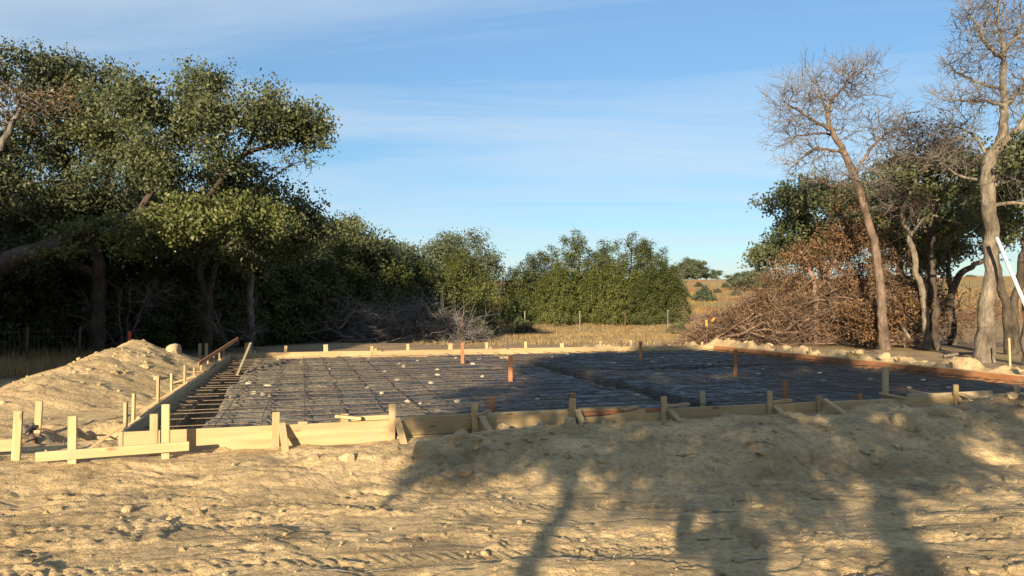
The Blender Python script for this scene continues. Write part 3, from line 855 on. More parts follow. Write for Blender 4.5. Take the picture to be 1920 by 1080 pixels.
def oak_forked():
    r = np.random.default_rng(14); sk = Skeleton(14)
    b = on_ground(392, 25.5); b[2] -= 0.1
    sk.path([b, P(388, 600, 25.4), P(390, 560, 25.3), P(373, 510, 25.2), P(374, 450, 25), P(380, 390, 24.8)], [0.18, 0.15, 0.14, 0.10, 0.08, 0.04], 0.6)
    sk.path([P(390, 560, 25.3), P(404, 500, 25.2), P(425, 465, 25.2), P(460, 440, 25.3), P(520, 425, 25.5)], [0.12, 0.10, 0.09, 0.07, 0.03])
    blobs = [(P(440, 400, 25), (1.6, 1.8, 0.7), 18, 7), (P(520, 400, 25.3), (1.3, 1.6, 0.7), 14, 7), (P(560, 440, 25.5), (1.0, 1.4, 0.7), 12, 7), (P(590, 430, 25.6), (0.5, 0.8, 0.5), 6, 7),
             (P(460, 345, 25), (1.2, 1.3, 0.6), 11, 7), (P(330, 450, 25.4), (1.3, 1.3, 0.8), 10, 7), (P(500, 470, 25.8), (1.5, 1.4, 0.6), 11, 7)]
    g = blob_goals(r, blobs, 0.28); sk.grow(g, 0.2, 0.04, 0.4, 0.03).radii(0.007)
    c = spray(r, g, 40, 0.21, 0.12, 0.075)
    return finish_tree('oak_tree', b, sk, 'forked dark-trunked oak standing at the back left of the form, crown leaning to the right', 'tree', None, M['bark'], [(*c, M['oak_leaf'], 'crown')])
oak_forked()

def bare_limb_tree():
    r = np.random.default_rng(15); sk = Skeleton(15)
    b = on_ground(470, 27.5)
    sk.path([b, P(470, 500, 27.4), P(480, 400, 27.2), P(500, 340, 27)], [0.13, 0.11, 0.08, 0.04], 0.7)
    sk.path([P(500, 340, 27), P(545, 310, 27), P(580, 300, 27)], [0.035, 0.025, 0.012])
    g = blob_goals(r, [(P(510, 300, 27), (1.0, 0.8, 0.45), 26, 6), (P(560, 305, 27), (0.7, 0.6, 0.4), 18, 6)], 0.2)
    sk.grow(g, 0.13, 0.03, 0.5, 0.0).radii(0.009, 2.5)
    return finish_tree('bare_tree', b, sk, 'small bare grey-twigged tree showing under the right end of the oak crown', 'tree', None, M['twig'], [])
bare_limb_tree()

# ---- generic trees for the wood behind
def round_oak(seed, H, W, material, label, n=60, leaf=0.17, per=42, trunk_r=0.2, bark=None):
    """an oak at the origin"""
    r = np.random.default_rng(seed); sk = Skeleton(seed)
    lean = r.normal(0, 0.06 * H, 2)
    sk.path([(0, 0, -0.2), (lean[0] * 0.3, lean[1] * 0.3, H * 0.18), (lean[0], lean[1], H * 0.42), (lean[0] * 1.3, lean[1] * 1.1, H * 0.75)], [trunk_r, trunk_r * 0.8, trunk_r * 0.6, 0.03], 0.3)
    blobs = []
    for k in range(9):
        a = k * 2.4 + r.uniform(0, 0.6); rr = W * r.uniform(0.18, 0.36); z = H * r.uniform(0.40, 0.80)
        blobs.append(((rr * math.cos(a), rr * math.sin(a), z), (W * 0.22, W * 0.22, H * 0.13), int(n / 9) + 1, 6))
    blobs.append(((lean[0], lean[1], H * 0.84), (W * 0.22, W * 0.22, H * 0.12), int(n / 7), 6))
    for k in range(4):
        a = k * 1.57 + 0.4; blobs.append(((W * 0.32 * math.cos(a), W * 0.32 * math.sin(a), H * 0.24), (W * 0.2, W * 0.2, H * 0.12), int(n / 12), 6))
    g = blob_goals(r, blobs, W * 0.05); sk.grow(g, 0.3, 0.05, 0.4, 0.04).radii(0.01)
    c = leaves(r, g, per, W * 0.042, leaf, leaf * 0.62, 0.12)
    return finish_tree('oak_tree', (0, 0, 0), sk, label, 'tree', None, bark or M['bark'], [(*c, material, 'crown')])

def juniper(seed, H, W, material, label, n=520, spray=0.19):
    """dense upswept evergreen of several leaders, green down to the ground"""
    r = np.random.default_rng(seed); sk = Skeleton(seed)
    sk.path([(0, 0, -0.1), (0.05, 0, H * 0.4), (0, 0.05, H * 0.9)], [0.15, 0.10, 0.015], 0.08)
    pts = []
    nl = 11
    for k in range(nl):
        a = k * 2.4 + r.uniform(-0.4, 0.4); ro = W * 0.34 * math.sqrt(k / (nl - 1)); hk = H * (1.0 - 0.40 * (k / (nl - 1)) ** 1.2 + r.uniform(-0.10, 0.06)) if k else H
        wk = W * r.uniform(0.36, 0.52); m_ = n // nl
        u = r.uniform(0.02, 1, m_) ** 0.9; th = r.uniform(0, 2 * PI, m_)
        rr = wk / 2 * np.interp(u, [0, 0.2, 0.5, 0.75, 0.92, 1], [0.95, 1.05, 0.9, 0.6, 0.27, 0.04]) * r.uniform(0.5, 1, m_) ** 0.5 * (1 + 0.25 * np.sin(3 * th + 9 * u + k))
        pts.append(np.stack([ro * math.cos(a) + rr * np.cos(th), ro * math.sin(a) + rr * np.sin(th), u * hk], 1))
    g = np.concatenate(pts) + r.normal(0, 0.08, (len(np.concatenate(pts)), 3))
    sk.grow(g[::4], 0.4, 0.03, 0.3, -0.05).radii(0.01)
    c = leaves(r, g, 34, 0.17, spray, spray * 0.36, 0.25, np.array([0, 0, H * 0.35]), 1.0, 0.25)
    return finish_tree('juniper_tree', (0, 0, 0), sk, label, 'tree', None, M['bark'], [(*c, material, 'crown')])

def place(t, px, Y, rz=0.0, sc=(1, 1, 1)):
    b = on_ground(px, Y); t.location = b; t.rotation_euler = (0, 0, rz); t.scale = sc
    return t

oak_a = place(round_oak(31, 7.2, 7.0, M['oak_leaf'], 'rounded oak just behind the grey brush pile, right of the forked oak'), 640, 42)
oak_b = place(round_oak(32, 6.4, 6.4, M['oak_leaf_blue'], 'dull green oak behind the brush pile with a pale bushy top'), 740, 50, 0.6)
oak_c = place(round_oak(33, 8.2, 8.0, M['oak_leaf_blue'], 'broad dark oak standing behind the bright round juniper'), 865, 62, 1.1)
jun_a = place(juniper(41, 5.6, 5.8, M['juniper'], 'bright green rounded juniper right of the grey brush pile'), 868, 49)
jun_b = place(juniper(42, 7.6, 5.4, M['juniper'], 'tallest juniper of the middle clump, with a pointed top'), 1085, 60)
jun_c = place(juniper(43, 5.6, 5.0, M['juniper_dark'], 'olive juniper filling the left end of the middle clump'), 1000, 61)
def cp(o, px, Y, rz, sc, label, group=None):
    return copy_tree(o, on_ground(px, Y), rz, sc, label, group)
cp(jun_b, 1185, 61, 2.1, (1.1, 1.1, 0.98), 'broad tall juniper at the right of the middle clump, second highest top')
cp(jun_c, 1245, 60, 1.3, (0.9, 0.9, 0.88), 'lower juniper closing the right end of the middle clump beside the field')
cp(jun_a, 1140, 58, 0.7, (0.85, 0.85, 0.98), 'mid-height juniper in front between the two tallest of the clump')
cp(jun_a, 1040, 57.5, 2.7, (0.75, 0.75, 0.85), 'rounded juniper in front of the left half of the middle clump')
cp(jun_c, 1215, 57, 3.5, (0.75, 0.75, 0.80), 'short dense juniper standing before the broad tall one of the clump')
cp(jun_b, 1130, 64, 4.4, (1.2, 1.2, 0.93), 'juniper at the back filling the dip between the two tallest of the clump')
cp(jun_b, 1035, 63, 5.2, (1.1, 1.1, 0.86), 'juniper at the back left of the tallest one in the clump')
cp(jun_b, 1222, 63, 0.9, (1.1, 1.1, 0.90), 'juniper at the back right of the clump, behind the lower end one')
cp(jun_c, 965, 66, 0.3, (0.8, 0.8, 0.82), 'half hidden juniper in the gap left of the middle clump')
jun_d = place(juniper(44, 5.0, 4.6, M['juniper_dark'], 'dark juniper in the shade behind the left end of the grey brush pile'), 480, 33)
cp(jun_d, 560, 35, 1.0, (1.05, 1.05, 1.0), 'dark juniper in the shade close behind the grey brush pile')
cp(jun_d, 640, 38, 2.2, (1.1, 1.1, 0.95), 'dark juniper in front of the rounded oak behind the brush pile')
cp(jun_d, 720, 42, 3.0, (1.1, 1.1, 1.05), 'dark juniper left of the bright round juniper')
cp(jun_d, 790, 46, 4.1, (0.95, 0.95, 0.95), 'dark juniper touching the left side of the bright round juniper')
cp(jun_d, 420, 31, 5.1, (0.9, 0.9, 1.0), 'dark juniper seen between the two trunks of the forked oak')
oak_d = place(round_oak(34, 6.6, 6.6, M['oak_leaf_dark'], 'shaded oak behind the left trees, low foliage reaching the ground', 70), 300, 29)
cp(oak_d, 110, 28, 2.0, (1, 1, 0.95), 'shaded oak behind the tallest left oak, seen as dark undergrowth')
cp(oak_d, -20, 25, 4.0, (1, 1, 0.9), 'shaded oak at the very left edge behind the leaning trunk')
cp(oak_d, 235, 35, 3.1, (1.3, 1.3, 1.1), 'deep shaded oak farthest back among the left trees')
cp(oak_a, 560, 46, 1.9, (1.0, 1.0, 0.95), 'oak rising behind the right end of the forked oak crown')
cp(oak_b, 690, 56, 2.5, (1.15, 1.15, 1.08), 'far oak whose top shows between the other two behind the brush pile')
cp(oak_b, 800, 60, 4.5, (1.1, 1.1, 1.0), 'far oak left of the broad dark oak behind the bright juniper')

for px, Y, rz, sc, lab in ((30, 24.5, 0.5, (0.9, 0.9, 0.75), 'dark juniper scrub under the leaning trunk at the left edge'), (130, 26.0, 1.7, (0.9, 0.9, 0.8), 'dark juniper scrub left of the tallest oak trunk'),
                           (235, 26.5, 2.9, (0.85, 0.85, 0.85), 'dark juniper scrub right behind the soil heap peak'), (320, 28.5, 4.0, (0.9, 0.9, 0.9), 'dark juniper scrub between the soil heap and the forked oak'), (-60, 22.5, 5.0, (0.9, 0.9, 0.8), 'dark juniper scrub cut off by the left edge')):
    cp(jun_d, px, Y, rz, sc, lab)

# ---- right: bare oaks, green oaks behind
def bare_oak_mid():
    Y = 27.5; r = np.random.default_rng(21); sk = Skeleton(21)
    b = on_ground(1657, Y); b[2] -= 0.1
    sk.path([b, P(1655, 600, Y), P(1650, 540, Y), P(1640, 460, Y), P(1618, 380, Y), P(1595, 310, Y), P(1566, 255, Y), P(1553, 225, Y), P(1558, 190, Y), P(1580, 165, Y - 0.3)],
            [0.225, 0.175, 0.165, 0.145, 0.14, 0.13, 0.10, 0.075, 0.055, 0.03], 0.4, 0.02)
    lim = [([P(1556, 245, Y), P(1530, 228, Y - 0.4), P(1500, 210, Y - 0.7), P(1470, 190, Y - 0.9)], [0.07, 0.055, 0.04, 0.02]),
           ([P(1553, 225, Y), P(1542, 185, Y + 0.5), P(1530, 150, Y + 0.8)], [0.055, 0.04, 0.02]),
           ([P(1580, 165, Y), P(1600, 140, Y - 0.6), P(1635, 115, Y - 0.8)], [0.03, 0.025, 0.012]),
           ([P(1566, 255, Y), P(1540, 250, Y + 0.6), P(1490, 255, Y + 1.0)], [0.06, 0.045, 0.02]),
           ([P(1580, 285, Y), P(1530, 280, Y - 0.8), P(1500, 300, Y - 1.2), P(1480, 318, Y - 1.3)], [0.06, 0.05, 0.035, 0.015]),
           ([P(1600, 330, Y), P(1565, 350, Y - 0.8), P(1525, 330, Y - 1.2)], [0.06, 0.045, 0.02]),
           ([P(1602, 330, Y), P(1640, 270, Y + 0.6), P(1680, 240, Y + 0.9)], [0.07, 0.05, 0.02])]
    for a, q in lim: sk.path(a, q, 0.0, 0.03, 0.15)
    blobs = [(P(1490, 200, Y - 0.4), (1.15, 1.5, 1.0), 80, 10), (P(1560, 160, Y), (1.3, 1.5, 0.9), 90, 10), (P(1620, 140, Y - 0.4), (0.8, 1.2, 0.6), 60, 10), (P(1480, 260, Y), (0.9, 1.3, 0.7), 60, 10),
             (P(1610, 210, Y), (1.3, 1.2, 1.0), 90, 10), (P(1530, 320, Y - 0.8), (1.2, 1.0, 0.6), 60, 10), (P(1670, 250, Y + 0.6), (1.2, 1.0, 1.0), 60, 10), (P(1690, 300, Y + 0.8), (1.1, 1.0, 1.0), 40, 10), (P(1630, 330, Y - 0.5), (1.2, 1.0, 0.8), 36, 10), (P(1540, 220, Y), (1.0, 1.2, 0.9), 40, 10)]
    g = sk.fans(blobs, 0.13, 6)
    sk.grow(g, 0.2, 0.02, 0.7, 0.06).smooth(4).sprout(2500, 0.45, 0.4).radii(0.0062, 2.5)
    g3 = blob_goals(r, [(P(1650, 420, Y - 0.3), (0.9, 0.8, 1.2), 16, 6)], 0.2)
    c = leaves(r, g3, 6, 0.2, 0.13, 0.08, 0.4)
    return finish_tree('bare_oak', b, sk, 'bare oak with reddish leaning trunk and fine fan of twigs, beside the brown brush pile', 'tree', None, M['bark_red'], [], 0.045, M['twig'])
bare_oak_mid()

def bare_oak_big():
    Y = 22.0; r = np.random.default_rng(22); sk = Skeleton(22)
    b = on_ground(1845, Y); b[2] -= 0.1
    sk.path([b, P(1848, 620, Y), P(1853, 540, Y), P(1858, 460, Y), P(1856, 390, Y), P(1850, 330, Y), P(1862, 290, Y), P(1880, 245, Y), P(1885, 190, Y), P(1878, 140, Y), P(1882, 90, Y), P(1870, 40, Y), P(1880, -20, Y)],
            [0.33, 0.25, 0.195, 0.195, 0.205, 0.21, 0.185, 0.14, 0.105, 0.085, 0.065, 0.045, 0.02], 0.4, 0.03)
    lim = [([P(1862, 290, Y), P(1900, 250, Y - 0.4), P(1930, 215, Y - 0.6), P(1960, 160, Y - 0.8)], [0.15, 0.12, 0.10, 0.05]),
           ([P(1884, 200, Y), P(1850, 190, Y - 0.5), P(1810, 190, Y - 0.8), P(1762, 185, Y - 1.0)], [0.06, 0.045, 0.03, 0.012]),
           ([P(1880, 165, Y), P(1850, 160, Y + 0.6), P(1800, 140, Y + 0.9), P(1770, 112, Y + 1.0)], [0.055, 0.04, 0.03, 0.012]),
           ([P(1878, 110, Y), P(1850, 85, Y - 0.3), P(1835, 50, Y - 0.4), P(1812, 20, Y - 0.5)], [0.06, 0.05, 0.035, 0.015]),
           ([P(1884, 200, Y), P(1910, 170, Y + 0.8), P(1950, 130, Y + 1.2)], [0.08, 0.06, 0.02]),
           ([P(1880, 100, Y), P(1910, 60, Y), P(1930, 10, Y)], [0.06, 0.04, 0.02]),
           ([P(1852, 345, Y), P(1800, 330, Y + 0.8), P(1760, 300, Y + 1.2)], [0.06, 0.04, 0.015]),
           ([P(1858, 300, Y), P(1830, 260, Y + 0.6), P(1800, 240, Y + 1.0), P(1765, 235, Y + 1.1)], [0.06, 0.045, 0.03, 0.012]),
           ([P(1858, 390, Y), P(1890, 380, Y - 0.3), P(1940, 385, Y - 0.6)], [0.07, 0.06, 0.04]),
           ([P(1862, 350, Y), P(1900, 330, Y + 0.4), P(1950, 300, Y + 0.6)], [0.07, 0.05, 0.03])]
    for a, q in lim: sk.path(a, q, 0.0, 0.03, 0.15)
    blobs = [(P(1830, 40, Y - 0.3), (0.55, 0.9, 0.7), 63, 9), (P(1890, 30, Y), (0.7, 1.0, 0.9), 75, 9), (P(1850, 110, Y), (0.7, 1.0, 0.6), 63, 9), (P(1910, 130, Y + 0.4), (0.7, 1.0, 0.9), 71, 9),
             (P(1795, 130, Y + 0.8), (0.5, 0.6, 0.35), 31, 9), (P(1800, 190, Y - 0.6), (0.7, 0.7, 0.35), 42, 9), (P(1850, 200, Y), (0.6, 0.9, 0.6), 42, 9), (P(1800, 245, Y + 0.7), (0.7, 0.7, 0.5), 50, 9),
             (P(1780, 300, Y + 0.9), (0.8, 0.7, 0.5), 50, 9), (P(1930, 220, Y), (0.7, 1.0, 1.2), 75, 9), (P(1900, 330, Y), (0.8, 0.8, 0.7), 46, 9)]
    g = sk.fans(blobs, 0.11, 6)
    sk.grow(g, 0.2, 0.02, 0.7, 0.05).smooth(4).sprout(2800, 0.40, 0.4).radii(0.0055, 2.5)
    return finish_tree('bare_oak', b, sk, 'largest bare oak at the right edge, thick pale grey trunk with gnarled limbs', 'tree', None, M['bark_pale'], [], 0.05, M['twig'])
bare_oak_big()

def dead_snag():
    Y = 28.5; r = np.random.default_rng(23); sk = Skeleton(23)
    b = on_ground(1738, Y); b[2] -= 0.1
    sk.path([b, P(1732, 560, Y), P(1716, 500, Y), P(1705, 440, Y), P(1690, 400, Y), P(1715, 345, Y), P(1712, 310, Y)], [0.15, 0.125, 0.115, 0.10, 0.075, 0.055, 0.025], 0.5)
    sk.path([P(1705, 440, Y), P(1740, 405, Y - 0.5), P(1770, 412, Y - 0.8), P(1800, 418, Y - 0.9)], [0.05, 0.05, 0.045, 0.03])
    g = blob_goals(r, [(P(1730, 270, Y), (1.3, 1.0, 1.1), 90, 8), (P(1690, 380, Y), (1.0, 0.8, 0.9), 40, 8), (P(1790, 290, Y), (0.8, 0.8, 0.8), 40, 8)], 0.22)
    sk.grow(g, 0.2, 0.02, 0.7, 0.05).smooth(2).sprout(1800, 0.38).radii(0.0065, 2.5)
    c = leaves(r, g[::6], 5, 0.2, 0.13, 0.08, 0.4)
    return finish_tree('bare_oak', b, sk, 'slender crooked half-dead oak with a pale hooked limb, between the two large bare oaks', 'tree', None, M['bark_pale'], [(*c, M['dead_leaf'], 'dead_leaves')], 0.04, M['twig'])
dead_snag()

def green_oak(name_label, seed, trunk, rad, blobs, material, bark, goals_sp=0.28, per=34, leaf=0.15):
    r = np.random.default_rng(seed); sk = Skeleton(seed)
    for i, (a, q) in enumerate(zip(trunk, rad)): sk.path(a, q, 0.5 if i == 0 else 0.0)
    g = blob_goals(r, blobs, goals_sp); sk.grow(g, 0.2, 0.04, 0.4, 0.03).radii(0.008)
    c = spray(r, g, per, 0.22, leaf, leaf * 0.62)
    return finish_tree('oak_tree', trunk[0][0], sk, name_label, 'tree', None, bark, [(*c, material, 'crown')])
Y = 29.0
green_oak('straight dark-trunked green oak right behind the slender half-dead oak', 51,
          [[on_ground(1752, Y), P(1750, 560, Y), P(1745, 480, Y), P(1752, 400, Y), P(1760, 320, Y)], [P(1748, 450, Y), P(1700, 380, Y + 0.8), P(1660, 340, Y + 1)]],
          [[0.19, 0.16, 0.15, 0.12, 0.05], [0.08, 0.06, 0.03]],
          [(P(1720, 345, Y + 0.6), (1.8, 1.4, 0.9), 14, 7), (P(1790, 330, Y + 0.5), (1.5, 1.4, 0.9), 12, 7), (P(1670, 390, Y + 1.0), (1.3, 1.2, 0.8), 10, 7), (P(1790, 420, Y + 0.8), (1.4, 1.2, 0.6), 8, 7), (P(1740, 290, Y), (1.2, 1.0, 0.5), 5, 7)],
          M['oak_leaf_olive'], M['bark'])
Y = 33.0
green_oak('dark oak with a low arching limb reaching right, seen left of the largest bare oak', 52,
          [[on_ground(1785, Y), P(1782, 560, Y), P(1790, 535, Y), P(1805, 510, Y), P(1838, 492, Y), P(1880, 470, Y)], [P(1784, 560, Y), P(1778, 480, Y), P(1780, 400, Y)]],
          [[0.2, 0.17, 0.15, 0.14, 0.11, 0.05], [0.12, 0.10, 0.05]],
          [(P(1830, 400, Y), (2.0, 1.6, 0.8), 12, 7), (P(1900, 420, Y), (1.6, 1.5, 0.8), 10, 7), (P(1770, 420, Y), (1.4, 1.4, 0.8), 7, 7), (P(1860, 330, Y), (2.0, 1.5, 0.9), 11, 7)],
          M['oak_leaf_olive'], M['bark'])
Y = 25.5
green_oak('two-stemmed oak partly hidden behind the right side of the largest bare oak', 53,
          [[on_ground(1890, Y), P(1888, 600, Y), P(1882, 540, Y), P(1868, 490, Y), P(1872, 400, Y)], [on_ground(1905, Y) + np.array([0.1, 0, 0]), P(1900, 600, Y), P(1912, 520, Y), P(1925, 440, Y), P(1935, 360, Y)]],
          [[0.16, 0.14, 0.13, 0.11, 0.05], [0.16, 0.14, 0.13, 0.11, 0.05]],
          [(P(1900, 370, Y), (1.6, 1.4, 0.8), 11, 7), (P(1950, 320, Y), (1.6, 1.5, 1.0), 11, 7), (P(1890, 310, Y), (1.0, 1.2, 0.7), 6, 7)],
          M['oak_leaf_olive'], M['bark'])
Y = 20.5
green_oak('pale trunk cut off by the right edge of the picture', 54,
          [[on_ground(1928, Y), P(1932, 600, Y), P(1940, 520, Y), P(1960, 420, Y), P(1985, 300, Y)]],
          [[0.22, 0.19, 0.17, 0.14, 0.07]],
          [(P(2010, 300, Y), (1.3, 1.5, 1.0), 11, 7)], M['oak_leaf'], M['bark_pale'])
Y = 38.0
green_oak('grey-green oak whose left side stands against the sky behind the brown brush pile', 55,
          [[on_ground(1560, Y), P(1550, 560, Y), P(1530, 470, Y), P(1500, 400, Y)], [P(1545, 540, Y), P(1570, 450, Y), P(1590, 390, Y)]],
          [[0.2, 0.17, 0.12, 0.05], [0.12, 0.1, 0.05]],
          [(P(1485, 385, Y - 1.5), (1.1, 1.2, 0.7), 14, 7), (P(1540, 365, Y), (1.4, 1.4, 0.7), 18, 7), (P(1475, 470, Y), (1.5, 1.4, 0.7), 17, 7), (P(1500, 430, Y), (1.4, 1.4, 0.7), 12, 7), (P(1610, 390, Y), (1.6, 1.4, 1.1), 18, 7), (P(1570, 450, Y), (1.8, 1.4, 0.9), 15, 7), (P(1428, 480, Y - 1), (0.6, 0.8, 0.4), 5, 7)],
          M['oak_leaf_olive'], M['bark'], 0.32, 30, 0.16)
Y = 36.0
green_oak('dense dark oak filling the back behind the slender half-dead oak', 56,
          [[on_ground(1690, Y), P(1688, 520, Y), P(1680, 430, Y), P(1690, 340, Y)]], [[0.2, 0.17, 0.13, 0.05]],
          [(P(1640, 420, Y), (1.6, 1.5, 1.0), 14, 7), (P(1700, 470, Y), (1.9, 1.5, 1.0), 15, 7), (P(1680, 350, Y), (1.7, 1.5, 1.0), 15, 7), (P(1770, 480, Y + 1), (1.6, 1.4, 0.9), 11, 7), (P(1700, 560, Y + 1), (2.0, 1.2, 1.3), 18, 7), (P(1790, 380, Y), (1.9, 1.4, 1.2), 15, 7)],
          M['oak_leaf_olive'], M['bark'], 0.32, 34, 0.17)

def bare_thicket(px, Y, blobs, label, seed):
    r = np.random.default_rng(seed); sk = Skeleton(seed); b = on_ground(px, Y)
    for k in range(4):
        a = r.uniform(-0.5, 0.5, 2); sk.path([b + np.array([a[0] * 0.4, a[1] * 0.4, -0.1]), b + np.array([a[0], a[1], 1.0]), b + np.array([a[0] * 2.2, a[1] * 2, 2.3])], [0.05, 0.035, 0.015], 0.2) if k == 0 else sk.path([b + np.array([0, 0, 0.1]), b + np.array([a[0] * 2, a[1] * 2, 1.0]), b + np.array([a[0] * 4, a[1] * 3, 2.2])], [0.04, 0.03, 0.012])
    g = blob_goals(r, blobs, 0.3); sk.grow(g, 0.22, 0.03, 0.6, 0.05).smooth(2).sprout(300 if len(g) < 60 else 1100, 0.4).radii(0.008, 2.5)
    c = leaves(r, g[::3], 4, 0.2, 0.10, 0.06, 0.4)
    return finish_tree('bare_thicket', b, sk, label, 'thicket', None, M['brush'] if len(g) < 60 else M['brush_brown'], [] if len(g) < 60 else [(*c, M['dead_leaf'], 'dead_leaves')])
bare_thicket(1690, 30.5, [(P(1690, 520, 30.5), (1.3, 1.0, 1.4), 60, 8), (P(1650, 440, 30.5), (1.2, 1, 1), 40, 8), (P(1720, 600, 30.5), (1.2, 1, 0.8), 40, 8)], 'brown bare thicket between the reddish bare oak and the slender half-dead oak', 57)
bare_thicket(1800, 34, [(P(1800, 580, 34), (2.0, 1.0, 1.0), 60, 8), (P(1770, 600, 34), (1.4, 1.0, 0.9), 40, 8)], 'low brown bare thicket behind the arching-limbed oak', 58)
bare_thicket(1640, 33, [(P(1650, 330, 33), (1.8, 1.2, 1.5), 60, 8), (P(1720, 250, 33), (1.7, 1, 1.1), 60, 8), (P(1600, 400, 33), (1.4, 1, 1), 40, 8)], 'tall grey-brown bare thicket whose twigs rise behind the reddish bare oak', 59)

for px, Y, lab, sd in ((235, 24.5, 'grey leafless scrub in the shade behind the soil heap', 161), (440, 27, 'grey leafless scrub in the shade left of the grey brush pile', 162)  ):
    bare_thicket(px, Y, [(on_ground(px, Y) + np.array([0, 0, 1.5]), (2.0, 0.8, 1.0), 9, 5)], lab, sd)

# ---- trees outside the frame whose shadows lie on the ground, the slab and the left wood
r = np.random.default_rng(61)
def shade_oak(label, seed, base, limbs, rads, blobs, per=30, leaf=0.2, sp=0.3):
    rr = np.random.default_rng(seed); sk = Skeleton(seed)
    for i, (a, q) in enumerate(zip(limbs, rads)): sk.path(a, q, 0.4 if i == 0 else 0.0)
    g = blob_goals(rr, blobs, sp); sk.grow(g, 0.25, 0.04, 0.4, 0.03).radii(0.01)
    c = leaves(rr, g, per, 0.24, leaf, leaf * 0.62, 0.4)
    return finish_tree('oak_tree', base, sk, label, 'tree', None, M['bark'], [(*c, M['oak_leaf'], 'crown')])
CAN = [(-4.0, 3.05), (-5.8, 4.6), (-6.3, 5.5), (-6.7, 7.8), (-4, 8.6), (-2, 8.4), (2, 6.9), (5.6, 5.0), (2.4, 4.1), (1.4, 3.35), (-1, 2.9)]   # outline of the crowns seen along the light
def in_poly(x, z, poly):
    c = False; j = len(poly) - 1
    for i in range(len(poly)):
        (xi, zi), (xj, zj) = poly[i], poly[j]
        if (zi > z) != (zj > z) and x < (xj - xi) * (z - zi) / (zj - zi) + xi: c = not c
        j = i
    return c
cl_ = []
while len(cl_) < 165:
    x, z = r.uniform(-7, 6), r.uniform(2.8, 8.8)
    if not in_poly(x, z, CAN): continue
    yh = -6 + (z + 0.35) / 0.263; ph = 960 + F * (x + 0.287 * (yh + 6)) / yh
    if z < 4.5 and r.uniform() > (0.62 if yh > 8.2 else 0.35): continue
    if yh < 8.2 and 1060 < ph < 1620: continue
    if yh < 7.0 and ph < 1060 and r.uniform() > 0.3: continue
    dy = r.uniform(-2.6, 1.8); cl_.append((x + 0.287 * dy, -6 + dy, z - 0.262 * dy))
cl_ = np.array(cl_)
def pick(lo, hi): return [(tuple(q), (0.1, 0.1, 0.1), 1, 7) for q in cl_[(cl_[:, 0] >= lo) & (cl_[:, 0] < hi)]]
shade_oak('slim oak behind the viewer, its shadow falling across the middle of the dirt', 62, (-2.93, -6.0, 0),
          [[(-2.9, -6, -0.2), (-2.93, -6, 1.6), (-3.05, -6, 2.6), (-3.35, -6.05, 3.3), (-3.5, -6.1, 5.0), (-3.2, -6.2, 7.4)], [(-3.35, -6.05, 3.3), (-4.2, -6.3, 4.2), (-5.4, -6, 6)], [(-3.0, -6.1, 4.0), (-1.5, -5.8, 5.2), (-0.6, -5.6, 6.4)]],
          [[0.12, 0.11, 0.095, 0.085, 0.07, 0.03], [0.06, 0.05, 0.02], [0.06, 0.05, 0.02]], pick(-9, -1.5), 44, 0.17, 0.24)
shade_oak('oak behind the viewer whose shadow darkens the right half of the slab', 63, (-0.95, -7.4, 0),
          [[(-0.95, -7.4, -0.2), (-0.95, -7.4, 2.0), (-0.8, -7.3, 3.0), (-0.3, -7.2, 3.8), (-0.2, -7, 5), (0.3, -7, 6.8)], [(-0.3, -7.2, 3.8), (1.6, -6.6, 4.4), (3.4, -6.2, 5)], [(-0.1, -7.1, 4.2), (-1.2, -6.6, 5.4), (-1.4, -6.4, 6.6)]],
          [[0.2, 0.17, 0.16, 0.12, 0.09, 0.04], [0.07, 0.05, 0.02], [0.06, 0.05, 0.02]], pick(-1.5, 9), 44, 0.17, 0.24)
lo = shade_oak('oak beyond the left edge that keeps the left wood in shade', 64, (-18, 3, 0),
          [[(-18, 3, -0.2), (-18, 3, 2.5), (-17.8, 3, 5), (-17.6, 3, 7.5)], [(-18, 3, 2.8), (-16, 3, 4.4), (-15, 3, 5.5)], [(-18, 3, 2.8), (-20, 3, 4.4), (-21, 3, 5.5)]],
          [[0.3, 0.25, 0.18, 0.05], [0.14, 0.1, 0.05], [0.14, 0.1, 0.05]],
          [((-15.4, 3, 5.0), (1.8, 2.2, 1.8), 34, 7), ((-19, 3, 5.2), (2.2, 2.2, 1.8), 34, 7), ((-17.2, 3, 7.4), (2.6, 2, 1.3), 30, 7), ((-15.2, 3, 2.4), (1.6, 1.6, 1.5), 30, 7), ((-19.0, 3, 2.4), (2.2, 1.6, 1.5), 30, 7), ((-17, 3, 1.2), (2.4, 1.2, 0.8), 20, 7)], 36, 0.26, 0.36)
copy_tree(lo, (-22.5, 4.5, 0), 0.2, (1.05, 1.05, 1.05), 'second oak beyond the left edge that keeps the left wood in shade')
copy_tree(lo, (-19.0, -4.0, 0), 3.3, (1.0, 1.0, 1.25), 'third oak beyond the left edge, farther back')

